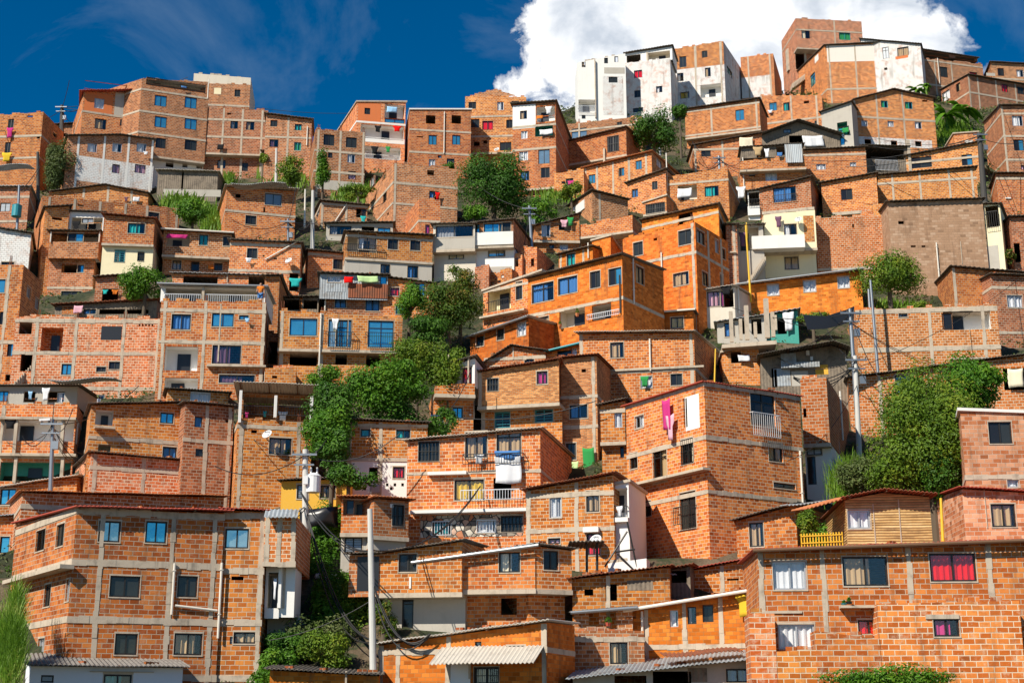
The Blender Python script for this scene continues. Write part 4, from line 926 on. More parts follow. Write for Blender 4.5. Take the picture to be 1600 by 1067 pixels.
b 680,603 742,599 688 -12 r=n s=668 o=616 rc=0.8 d=6 | 715,645,16,18,b 735,648,3,3,w0.02 | house with white screened balcony and red paned door
+P 682,578 742,560 606 -12 r=m zb=605 Y=+0.5 d=5 k=-0.05 | 700,590,26,24,l 729,587,14,26,r 702,580,1.5,50,X 733,580,2,40,X
b 637,690 844,671 848 -9 s=893 b=738,798 r=v bt=0.14 oh=0.3 k=0.02 | 670,705,32,30,B 744,695,34,40,t 795,692,38,42,t 772,718,94,16,R0.35 733,765,46,32,y 785,763,28,34,o 770,774,96,16,W0.4 735,800,180,5,w0.6 700,740,60,5,w0.3 750,718,12,16,cw 795,735,40,42,cw 795,712,40,14,cb 737,822,160,33,H 690,825,28,20,e 690,825,30,22,W0.03 760,822,28,20,l 760,822,30,20,W0.03 800,818,34,24,B | long brick house with big white bedsheet over the railing
b 543,657 668,662 775 3 c=546,594 b=665 r=m o=715 rc=0.02 lo=P bt=0.16 | 571,676,15,12,e 630,678,22,14,e 585,740,17,20,o 623,738,18,18,r 587,765,16,14,cs 551,757,4,5,v 564,757,4,5,v 605,757,4,5,v 617,757,4,5,v 629,757,4,5,v 557,763,4,5,v 570,763,4,5,v 611,763,4,5,v | brick top over white wall house with black chequer vents
b 534,778 585,779 880 0 r=j o=832 rc=0.3 lo=G b=0 k=0 d=5 | 560,792,48,26,O3 547,792,12,22,D 552,851,28,24,h | little corner house with terracotta awning and round parapet
+d 585,779 639,783 880 28 r=j o=838 rc=0.3 lo=G k=0 d=5 | 622,805,18,32,B 612,790,5,6,w0.02
b 592,866 722,846 985 -8 r=m o=926 rc=1.0 lo=G b=0 | 637,879,28,28,d 637,955,18,54,D 641,910,3,18,w0.05 | brick house with black tarpaulin left of the zinc roof house
+d 546,867 593,866 935 -8 r=m zb=932 Y=+0.3 d=4 | 575,897,34,52,K
b 652,880 836,853 985 -8 c=0 r=z o=921 rc=1.0 lo=b gut=galv oh=0.3 k=0.02 | 702,885,20,25,d 796,878,33,32,d 795,947,25,26,o 691,957,14,24,o 650,930,3,90,I 683,920,4,15,w0.05 | brick house with long zinc gutter and black framed windows
+b 836,853 893,860 985 22 r=m o=921 rc=0.8 lo=b d=6 k=0.02 b=0 | 861,875,23,30,d
b 822,767 958,742 880 -17 c=824,901 b=773,828 r=r oh=0.45 k=0.02 | 868,792,18,33,l 926,783,20,33,t 866,845,19,9,i 927,850,21,34,r 935,846,12,12,& 925,828,24,8,w0.3 | brick house with rust red roof and red curtained window
+P 945,762 982,753 890 -17 r=f d=4 Y=-0.3 | 964,782,32,38,O 963,800,36,18,R0.25 963,813,40,7,w0.3 970,800,8,18,cn
+P 950,880 1010,872 900 -12 r=n d=3 Y=-1.2 |
b 894,905 1046,886 978 -8 r=r oh=0.5 b=0 c=950 | 955,925,18,26,o 1000,915,40,14,8 920,925,14,10,v | brick strip with plank screen right of the dark steel canopy
b 938,634 976,626 750 -12 r=m b=642 o=690 rc=0.4 d=6 | 966,656,12,24,l 972,705,6,20,d | slim brick house between the grey column and tall corner block
b 1150,814 1243,789 880 -25 Y=69 r=m oh=0.5 d=8 | 1182,835,22,38,t | brick house with dark sheet roof and tiny roof plant
b 1072,893 1181,872 935 -15 Y=67 c=1128 r=q | 1145,905,18,3,v | brick strip below a brown sloping roof with pale posts
F 955,905 1078,885 935 -15 Y=66.5 r=r n=shack oh=0.5 k=0.02 | 1020,906,40,22,s 975,915,30,14,o 1060,900,26,20,o 985,930,60,10,J 1024,905,40,22,cs | ragged lean-to with brown cloth screens
m 1250,592 1291,589 775 -12 s=1322 o=693 rc=0.5 lo=P d=7 r=n | 1265,735,20,44,D 1270,705,28,12,h 1256,645,8,14,v 1312,650,3,70,I 1308,728,8,16,cb | brick box floor projecting over a white doorway
F 1188,560 1322,548 618 -8 pk=1300,540 r=m n=shack oh=1.2 k=0.05 | 1210,590,8,30,o 1250,572,60,8,00.4 1284,578,20,14,6 1222,590,26,26,0 1250,592,26,22,3 1232,560,24,14,0 1262,552,5,7,w0.15 1268,561,4,6,w0.2 | patchwork metal shack with yellow panel and hanging buckets
b 1128,552 1185,537 598 -14 r=f s=1122 d=5 | 1150,557,16,20,o 1162,561,18,10,cw | brick room under the unfinished concrete posts
H 1103,455 1147,448 508 -10 s=1206 r=v n=plastered_house d=7 | 1114,467,22,24,i 1126,467,10,24,p 1137,466,20,28,o 1135,455,14,14,ck 1152,470,3,38,I | cream box room with pink curtains
o 1156,447 1345,423 490 -14 r=v oh=0.5 gut=galv b=0 | 1208,453,18,17,l 1265,447,19,18,l 1318,441,18,18,l | orange house with three white curtained windows in a row
E 1196,494 1246,485 530 -10 r=z n=plastered_house oh=0.4 | 1232,503,14,30,cw 1222,510,14,24,o 1210,505,8,24,X | turquoise walled room behind concrete stumps
+G 1120,505 1196,494 530 -10 r=z d=4 | 1140,515,16,22,n 1160,510,12,24,o 1182,510,16,24,o
m 1337,485 1557,476 592 -6 c=1368,1455,1539 b=485,545 r=n bt=0.3 Y=92 | 1411,491,14,9,d 1511,499,74,32,O 1480,502,16,25,D 1515,560,60,3,S0.1 | broad brick house with open white terrace room
m 1325,592 1606,555 690 -10 r=m b=0 c=1376 bt=0.2 Y=84 | 1413,600,28,28,n 1586,592,36,34,o 1586,592,24,30,cc | brick house with striped curtain wrapped round by the tree
b 1487,418 1606,428 568 6 s=1462 b=432 c=1490 r=m Y=100 | 1592,548,20,30,b 1590,528,30,4,S0.2 | brick house with sloping zinc covered side wall
+d 1548,430 1606,432 568 6 Y=-1.5 b=450,520 r=m s=1500 d=9 | 1586,471,24,19,l
C 1537,320 1562,320 450 8 r=m n=plastered_house s=1575 | 1550,338,22,34,o 1550,345,20,26,R0.3 1550,410,24,50,3 | grey stairway house with black railings beside the tan wall
d 1578,340 1606,340 450 -4 r=m | 1590,395,10,30,o | brick house above the flower terrace at the right edge
F 247,267 341,270 306 3 r=v n=shack | 285,283,3,30,o 262,285,8,20,8 300,302,90,10,3 | old wooden hut of grey planks on the grassy bank
N 410,237 490,240 268 5 r=m n=shack | 430,250,30,10,o | low black sheet hut among bushes
'''
def groups():
    cur=[]; res=[]
    for ln in HT.strip().split('\n'):
        ln=ln.strip()
        if not ln: continue
        if ln[0]=='+': cur.append(ln)
        else:
            if cur: res.append(cur)
            cur=[ln]
    res.append(cur); return res
def prepass():
    for g in groups():
        Y0=None
        for l in g:
            o=parse(l.lstrip('+'))
            if Y0 is None: Y0=baseY(o); F0=frame0(o)
            o['P0']=(F0[12],F0[11])
            if l[0]=='+' and 'Y' not in o: o['Y']=str(Y0)
            elif l[0]=='+' and o['Y'][0] in '+-': o['Y']=str(Y0+float(o['Y']))
            xa,ya,xb,yb_,ybt,psi,xm,Y,s,D,vis,d,P,ua,za,ub,zb=frame0(o)
            if 'zb' in o: continue
            SEGS.append((P[0]+d[0]*ua,P[1]+d[1]*ua,d[0],d[1],ub-ua,P[2]))
def run_houses():
    for g in groups(): house(g)
# ---------------- terrain ----------------
def terrain():
    mb=MB(); xs=[-1200,-700,-400,-260]+[-180+2*i for i in range(181)]+[260,400,700,1200]
    ys=[-600,-200,-60,0,20,32]+[38+1.25*i for i in range(124)]+[200,230,280,400,700,1500]
    idx={}
    for j,y in enumerate(ys):
        for i,x in enumerate(xs):
            idx[i,j]=len(mb.v); z=ground(x,y) if abs(x)<300 else ground(math.copysign(300,x),y)-abs(abs(x)-300)*0.1
            mb.v.append((x,y,z-(0 if y<200 else (y-200)*0.02)))
    for j in range(len(ys)-1):
        for i in range(len(xs)-1):
            mb.f.append((idx[i,j],idx[i+1,j],idx[i+1,j+1],idx[i,j+1])); mb.uv+= [(0,0)]*4; mb.m.append(0)
    o=mb.build('hillside_ground','soil',None,None,True); o['kind']='structure'; return o
# ---------------- plants ----------------
def rv(r): 
    z=r.uniform(-1,1); a=r.uniform(0,6.283); s=math.sqrt(1-z*z); return Vector((s*math.cos(a),s*math.sin(a),z))
def leafquad(mb,p,n,sz,r,asp=0.5):
    t=n.orthogonal().normalized(); a=r.uniform(0,6.283); b=n.cross(t); t2=t*math.cos(a)+b*math.sin(a); b2=n.cross(t2)
    k=len(mb.v); l=t2*sz; w=b2*sz*asp
    mb.v+= [tuple(p-l),tuple(p+w+n*sz*0.15),tuple(p+l-n*sz*0.2),tuple(p-w+n*sz*0.15)]; mb.f.append((k,k+1,k+2,k+3)); mb.uv+= [(0,0)]*4; mb.m.append(0)
def tree(x,y,w,h,Y,mat,label,kind='tree',lumps=16,dens=0.42,seed=1,trunk=True,base=None,droop=0,leafpx=4.4,group=None,cat=None):
    """crown centred at a photo point; w,h its size there in px; Y metres away"""
    r=random.Random(seed*97+int(x)); c=at(x,y,Y); m=Y/2200*1.03; rx,rz=w*0.56*m,h*0.56*m; ry=min(rx,rz)*0.95
    gz=ground(c.x,c.y); foot=Vector((c.x,c.y,gz-0.3))
    root=empty(kind,foot,label,cat or kind.replace('_',' '),group)
    leaf=leafpx*0.5*m; mb=MB(); cs=[]
    for i in range(lumps):
        d=rv(r); k=r.uniform(0.35,0.78)
        if d.y>0.4: d.y*=-1
        cs.append((c+Vector((d.x*rx*k,d.y*ry*k,d.z*rz*k)),r.uniform(0.28,0.48)))
    n=int(w*h*dens/ (leafpx/4.4)**2); 
    for i in range(n):
        lc,lr=r.choice(cs); d=rv(r); q=r.random()**0.35*(1 if r.random()<0.9 else r.uniform(1.1,1.45))
        s=Vector((d.x*rx*lr,d.y*ry*lr*1.2,d.z*rz*lr))*q*1.05
        p=lc+s; 
        nrm=(d*0.9+rv(r)*0.45+Vector((-0.1,-0.15,0.3))).normalized()
        if droop: p.z-=r.random()**2*droop
        leafquad(mb,p,nrm,leaf*r.uniform(0.7,1.35),r)
    mb.build('crown',mat,root,c)
    if trunk:
        tb=MB(); fk=c+Vector((0,0,-rz*0.55)); r0=max(0.12,rx*0.07)
        tb.tube(foot,fk,r0*1.2,r0*0.8,10)
        for lc,lr in cs[:9]:
            mid=fk.lerp(lc,0.5)+Vector((r.uniform(-.3,.3),r.uniform(-.2,.2),r.uniform(0,.4)))
            tb.tube(fk,mid,r0*0.6,r0*0.38,7); tb.tube(mid,lc,r0*0.38,r0*0.12,6)
        tb.build('trunk','bark',root,foot,True)
    return root
def grass(patches,mat,name,label,cat,seed,hgt=0.9):
    r=random.Random(seed); mb=MB()
    for (x,y,w,h,n,Yo) in patches:
        for i in range(n):
            xx=x+r.gauss(0,0.32)*w; yy=y+r.gauss(0,0.32)*h; Yd=depth(xx,yy)+Yo; p=at(xx,yy,Yd)
            if Yo==0: p.z=ground(p.x,p.y)
            H=hgt*r.uniform(0.5,1.3)*Yd/100; a=r.uniform(0,6.283); ln=r.uniform(0.1,0.6)*H; d=Vector((math.cos(a)*ln,math.sin(a)*ln,H)); b=Vector((math.sin(a),-math.cos(a)*0.3,0)).normalized()*(0.018 if hgt>2 else 0.04)*Yd/100
            b=b*1.3; q=p+d*0.55+Vector((0,0,H*0.1)); k=len(mb.v); mb.v+= [tuple(p-b),tuple(p+b),tuple(q+b*0.8),tuple(q-b*0.8),tuple(p+d-Vector((0,0,ln*0.5)))]
            mb.f.append((k,k+1,k+2,k+3)); mb.uv+= [(0,0)]*4; mb.m.append(0); mb.f.append((k+3,k+2,k+4)); mb.uv+=[(0,0)]*3; mb.m.append(0)
    o=mb.build(name,mat); o['kind']='stuff'; o['label']=label; o['category']=cat; return o
def inside(X,Y,mg=0.3):
    for (A,dd,L,v,VL) in FOOT:
        px,py=X-A[0],Y-A[1]
        if abs(px)>30 or abs(py)>30: continue
        det=dd[0]*v[1]-dd[1]*v[0]
        u=(px*v[1]-py*v[0])/det; w=(dd[0]*py-dd[1]*px)/det
        if -mg<u<L+mg and -mg<w<VL+mg: return True
    return False
def undergrowth():
    r=random.Random(77); mb=MB(); n=0
    while n<11000:
        Y=r.uniform(57,180); X=r.uniform(-0.5,0.5)*Y
        n+=1
        if inside(X,Y): continue
        if Y>cap(X,Y)+4: continue
        z=ground(X,Y); s=r.uniform(0.25,0.8)*Y/100
        for k in range(16):
            d=rv(r); d.z=abs(d.z); leafquad(mb,Vector((X,Y,z))+Vector((d.x*s*1.2,d.y*s*0.8,d.z*s*0.8)),(d+rv(r)*0.6).normalized(),0.11*Y/100*r.uniform(0.7,1.4),r)
    o=mb.build('undergrowth','l4'); o['kind']='stuff'; o['label']='low weeds covering the bare banks between the houses'; o['category']='weeds'
def gully():
    r=random.Random(5); mb=MB()
    for i in range(5000):
        x=r.uniform(405,620); y=r.uniform(800,1066); Y=depth(x,y)-r.uniform(0,1.5); p=at(x,y,Y); p.z=ground(p.x,p.y)+0.1
        if inside(p.x,p.y,0.5): continue
        s=r.uniform(0.25,0.6)
        for k in range(16):
            d=rv(r); d.z=abs(d.z); leafquad(mb,p+Vector((d.x*s,d.y*s*0.8,d.z*s)),(d+rv(r)*0.5).normalized(),0.085*r.uniform(0.7,1.4),r)
    o=mb.build('creeper_cover','l2'); o['kind']='stuff'; o['label']='green creepers covering the gully beside the front brick block'; o['category']='creepers'
def banana(x,y,sz,Y,seed,label):
    r=random.Random(seed); c=at(x,y,Y); m=Y/2200; foot=Vector((c.x,c.y,ground(c.x,c.y)-0.2)); root=empty('banana_plant',foot,label,'banana plant','banana plants on the slope')
    tb=MB(); tb.tube(foot,c,0.2,0.13,8); tb.build('stem','gr',root,foot,True)
    mb=MB()
    for i in range(11):
        a=r.uniform(0,6.283); L=sz*m*r.uniform(0.6,1.1); up=r.uniform(0.5,1.4); d=Vector((math.cos(a),math.sin(a)*0.6,0)); s=Vector((-d.y,d.x,0)).normalized()
        prev=None
        for k in range(9):
            t=k/8; p=c+d*L*t*0.9+Vector((0,0,L*(up*t-1.15*t*t))); wd=L*0.17*math.sin(math.pi*min(1,t*0.92+0.06))+0.02
            cur=(p-s*wd-Vector((0,0,wd*0.35)),p,p+s*wd-Vector((0,0,wd*0.35)))
            if prev:
                mb.poly([prev[0],cur[0],cur[1],prev[1]]); mb.poly([prev[1],cur[1],cur[2],prev[2]])
            prev=cur
    mb.build('leaves','l2',root,c)
def bushes_all():
    T=[ # x,y,w,h,Y(base px or -Y),mat,label,lumps
    (772,292,112,106,345,'l1','large dark rounded tree right of the brick corner tower','tree',26),
    (740,330,46,34,352,'l2','bright green bush at the foot of the large dark tree','bush',9),
    (700,262,26,24,300,'l1','small shrub beside the two window brick house on the ridge','bush',7),
    (842,330,60,46,352,'l2','light green shrubs below the railed brick house','bush',12),
    (893,300,40,30,318,'l3','yellowish bush under the three blue windows','bush',8),
    (1022,208,72,74,262,'l1','dark tree below the long white painted row','tree',16),
    (1062,175,36,32,230,'l1','small dark tree touching the white painted wall','tree',8),
    (92,258,54,88,292,'l4','feathery grey green tree at the left white wall house','tree',18),
    (98,285,12,12,296,'l3','tiny round yellow shrub on the gabled roof edge','shrub',4),
    (302,332,64,52,372,'l2','dense green bush on the grassy bank under the plank hut','bush',14),
    (228,442,78,56,478,'l2','bright green tree in front of the cream lower wall','tree',16),
    (505,268,32,60,318,'l2','slim bright green tree before the narrow brick tower','tree',10),
    (455,262,44,52,300,'l3','loose yellow green scrub below the pink roofed sheet','bush',10),
    (560,300,50,22,318,'l3','low scrub right of the slim bright green tree','bush',7),
    (700,478,112,78,520,'l5','mango tree with reddish tips above the yellow vines','tree',26),
    (672,520,76,54,560,'l1','dark lower half of the mango thicket','tree',14),
    (652,560,90,70,640,'l3','yellowing vine covered thicket behind the grey pole','tree',20),
    (590,610,120,90,700,'l2','broad leafy tree in the gully middle','tree',26),
    (520,640,80,100,730,'l1','dark leafy tree beside the covered roof terrace','tree',20),
    (612,650,80,50,700,'l1','dark shrubbery behind the white wall house roof','tree',12),
    (520,700,60,60,760,'l1','shaded tree low in the gully beside the transformer pole','tree',12),
    (1475,640,90,70,740,'l3','lit middle boughs joining the dome tree and sprawling tree','tree',16),
    (575,880,40,60,-70,'l2','shrub behind the front round concrete pole','bush',8),
    (520,1012,90,60,-62,'l3','yellow green shrub over the low orange house roof','bush',12),
    (425,1030,60,60,-62,'l2','leafy shrub at the front block right foot','bush',10),
    (450,1010,80,60,-63,'l1','low dark shrubs over the low orange house roof','bush',10),
    (600,960,40,50,-64,'l5','reddish vine right of the front round concrete pole','bush',8),
    (490,960,50,70,-69,'l2','green creeper behind the low gully wall','bush',10),
    (720,440,60,50,505,'l5','reddish crown top of the mango tree','tree',14),
    (640,470,56,64,545,'l2','lit green left edge of the mango thicket','tree',14),
    (700,580,60,90,640,'l3','tangle of climbing vines right of the grey thicket post','tree',16),
    (515,672,90,90,745,'l2','leafy tree behind the white wall house left edge','tree',22),
    (625,600,100,70,690,'l2','dense mid green tree in the gully below the mirror windows','tree',20),
    (500,590,60,40,650,'l2','small tree at the foot of the wide mirror windowed house','tree',12),
    (690,660,50,50,715,'l1','shrubs behind the tangled cable pole','bush',10),
    (545,745,80,50,790,'l1','dark shrubs above the ochre yellow house','bush',10),
    (1425,620,80,70,760,'l3','upper lit sprays of the sprawling roadside tree','tree',16),
    (1410,745,130,70,830,'l3','low spreading branches over the bamboo house roof','tree',18),
    (1388,428,104,78,480,'l3','round yellow green tree before the tan wall','tree',24),
    (1450,672,170,176,830,'l3','big sprawling tree with glossy lit leaf sprays','tree',34),
    (1518,598,124,90,700,'l2','deep green dome of tree behind the pink tinted house','tree',22),
    (1475,730,70,120,850,'l1','dark shaded growth left of the pink tinted house','tree',14),
    (1345,745,80,66,800,'l4','pale grassy bush below the tall white pole','bush',14),
    (1382,1062,180,44,-52,'l2','green tree top poking in at the bottom right edge','tree',18),
    (560,960,88,110,-66,'l3','vine draped shrub behind the front utility pole','bush',20),
    (500,1000,100,80,-64,'l4','blue green shrub in the dark yard beside the front block','bush',16),
    (516,850,60,120,-72,'l2','climbing plant on the mound right of the leaning pole','bush',16),
    (520,930,70,60,-70,'l1','dark shrub under the white rubbish bags','bush',10),
    (455,960,50,50,-68,'l1','shaded bush behind the white column of the front block','bush',8),
    (12,915,30,70,-70,'l2','leafy plant at the left edge beside the front block','bush',10),
    (1262,822,34,60,-66,'l3','yellow flowering climber on the yellow picket fence','shrub',9),
    (1300,835,60,50,-68,'l2','green vines inside the swing porch of the bamboo house','shrub',10),
    (1580,398,26,26,445,'l5','red flowering plant on the right edge terrace','shrub',6),
    (404,630,46,26,-84.5,'l2','hanging leafy plants on the covered roof terrace','shrub',8),
    (694,642,20,40,-89,'l3','potted climbers in front of the red paned door house','shrub',6),
    (1430,478,60,22,500,'l3','weedy scrub on the ledge under the round tree','bush',7),
    (905,545,10,30,-100,'l1','columnar cactus by the low orange house','cactus',4),
    (1270,498,60,22,505,'l3','wild weeds behind the black shade net','bush',7),
    (412,250,20,20,275,'l3','small weeds beside the galvanised ridge pole','bush',5),
    ]
    for i,(x,y,w,h,Yb,mt,lab,kd,lu) in enumerate(T):
        Yd=-Yb if Yb<0 else depth(x,Yb)-(3 if w>30 else 1)
        near=Yd<78
        tree(x,y,w,h,Yd,mt,lab,kd,lumps=lu,seed=i+3,leafpx=5.2 if (near and w>50) else 4.2,dens=1.25 if w>140 else 0.9,trunk=kd in('tree','bush'),droop=0.5 if 'vine' in lab else 0,group='trees and bushes among the houses',cat=kd)
    for i,(x,y,s,lab) in enumerate(((1478,182,42,'banana plant with broad drooping leaves above the porch'),(1455,170,30,'banana plant close to the wide gabled house'),(1502,172,44,'banana plant leaning to the corner brick house'),(1432,142,24,'tall banana leaf clump against the white painted house'),(1447,136,20,'small banana clump under the roof shelter house'))):
        banana(x,y,s,depth(x,y+30),i+5,lab)
    grass([(285,318,46,14,700,0),(330,345,26,30,500,0),(455,275,60,24,500,0),(560,305,60,16,500,0),(357,285,12,14,250,0),(1490,215,50,30,700,0),(1400,480,70,14,400,0),(880,310,60,12,300,0),(615,300,30,20,100,0)],'gr','hillside_grass','long green grass on the open banks between houses','grass',3,1.0)
    grass([(14,1028,26,70,3600,-7),(1335,770,50,34,2600,-3),(24,965,12,40,600,-6)],'gr','tall_reed_grass','tall bright reed grass at the left edge and below the white pole','reed grass',4,2.05)
# ---------------- utility poles and cables ----------------
POLES=[ # x_top,y_top,x_bot,y_bot,Y,mat,r,arm,label
 (477,702,479,962,69,'polec',0.17,1,'tall concrete pole with white transformer in the gully'),
 (578,795,586,1052,60,'polec',0.14,0,'front round concrete pole wrapped in black cables'),
 (1328,483,1343,706,80,'galv',0.13,1,'pale steel pole with crossarms beside the patchwork shack'),
 (1336,556,1342,716,79,'polec',0.15,1,'second shorter pole standing right by the patchwork shack'),
 (1360,438,1372,580,91,'galv',0.10,0,'steel pole in front of the big square terrace house'),
 (83,655,82,745,76,'galv',0.12,1,'grey pole with street light before the teal floor house'),
 (97,165,98,196,140,'poled',0.22,1,'short dark pole against the sky left of the tall tower'),
 (59,238,62,330,124,'poled',0.16,0,'thin dark pole beside the crumpled metal roof'),
 (30,290,28,360,112,'galv',0.12,0,'pole carrying a green transformer drum at the far left'),
 (432,232,432,282,132,'polec',0.14,0,'white post at the corner of the ridge block'),
 (1530,208,1538,318,118,'poled',0.26,1,'thick dark wooden pole above the tan wall'),
 (1123,244,1128,320,128,'galv',0.16,1,'steel pole beside the open white room house'),
 (1029,198,1032,236,146,'galv',0.14,0,'slim pole rising from the dark tree'),
 (680,494,682,572,100,'polec',0.14,0,'grey post in the yellowing vine thicket'),
 (1357,452,1359,482,96,'galv',0.10,0,'small blue lamp post before the round tree'),
 (489,298,489,372,112,'polec',0.16,0,'pale pole beside the small brick house with towel'),
 (477,296,477,330,113,'pvc',0.08,0,'thin white pipe post by the square brick house'),
 (827,322,832,380,112,'galv',0.14,1,'pole with meter boxes between glazed gallery and porch'),
 (450,342,452,372,110,'galv',0.12,1,'short pole in front of the square brick house'),
 (690,642,692,676,78,'galv',0.12,1,'pole with tangled cables above the bars window house'),
 (1470,778,1472,845,60.5,'yel',0.07,0,'bright yellow post at the bamboo house'),
 (1165,352,1172,442,100,'yel',0.07,0,'long yellow bamboo pole leaning by the cream house'),
 (1118,545,1114,590,80,'yel',0.05,0,'yellow pipe under the wide overhanging roof'),
 (447,805,442,970,68,'pvc',0.07,0,'brown and cream pipe post left of the leaning cables'),
 (1310,690,1312,765,78,'galv',0.06,0,'thin guy post by the white doorway'),
]
PT_TOP={}
def poles():
    for i,(x0,y0,x1,y1,Y,mt,rr,arm,lab) in enumerate(POLES):
        a=at(x0,y0,Y); b=at(x1,y1,Y); b.y=a.y
        root=empty('utility_pole' if rr>=0.1 else 'post',b,lab,'pole' ,'poles on the hillside')
        mb=MB(); mb.tube(b-Vector((0,0,1.5)),a,rr*1.15,rr*0.8,12); mb.build('shaft',mt,root,b,True); PT_TOP[i]=a
        if arm:
            ab=MB(); z=a.z-0.35; s=0.62
            ab.box((a.x-s,a.y-0.1-rr,z),(2*s,0,0),(0,0.09,0),(0,0,0.10)); ab.box((a.x-s*0.8,a.y-0.1-rr,z-0.5),(1.6*s,0,0),(0,0.08,0),(0,0,0.08))
            ab.build('crossarm','galv',root,b)
            for k in (-1,-0.35,0.35,1):
                ib=MB(); ib.tube((a.x+k*s*0.92,a.y-0.1,z+0.1),(a.x+k*s*0.92,a.y-0.1,z+0.27),0.05,0.03,8); ib.build('insulator','poled',root,b)
            bb=MB(); bb.box((a.x+rr,a.y-0.2,z-1.35),(0.34,0,0),(0,0.25,0),(0,0,0.45)); bb.build('junction_box','galv',root,b)
        if i==0:
            t=at(490,755,Y); tm=MB(); n=14
            tm.tube(t-Vector((0,0,0.45)),t+Vector((0,0,0.35)),0.36,0.36,n); tm.tube(t+Vector((0,0,0.35)),t+Vector((0,0,0.5)),0.38,0.2,n); tm.tube(t+Vector((-.15,0,.45)),t+Vector((-.15,0,.8)),0.06,0.04,6); tm.tube(t+Vector((.15,0,.45)),t+Vector((.15,0,.8)),0.06,0.04,6); tm.box(t+Vector((-.45,-.42,-.1)),(0.22,0,0),(0,0.2,0),(0,0,0.4))
            tm.build('transformer','plastic',root,b,True)
        if i==8:
            t=at(28,332,Y); tm=MB(); tm.tube(t-Vector((0,0.3,0.5)),t+Vector((0,-.3,0.5)),0.4,0.4,14); tm.tube(t+Vector((0,-.3,0.5)),t+Vector((0,-.3,0.62)),0.42,0.2,14); tm.build('transformer','ft',root,b,True)
        if i==5:
            t=at(72,657,Y); tm=MB(); tm.tube(a-Vector((0,0,0.2)),t,0.04,0.04,6); tm.box(t+Vector((-.35,-.12,-.05)),(0.6,0,0.05),(0,0.24,0),(0,0,0.12)); tm.build('lamp_head','plastic',root,b)
def cable(a,b,sag,r,label,name='cable',strands=1):
    mb=MB(); rr=random.Random(int(a.x*10+b.z))
    for s in range(strands):
        pv=None; oo=Vector((rr.uniform(-.15,.15),rr.uniform(-.1,.1),rr.uniform(-.15,.15)))*(strands>1); sg=sag*(1+0.25*rr.random()*(strands>1))
        for k in range(15):
            t=k/14; p=a.lerp(b,t)+oo*(4*t*(1-t)+0.2); p.z-=sg*4*t*(1-t)
            if pv is not None: mb.tube(pv,p,r,r,5)
            pv=p
    o=mb.build(name,'wire',None,a); tag(o,label,'cable','cables strung over the houses'); return o
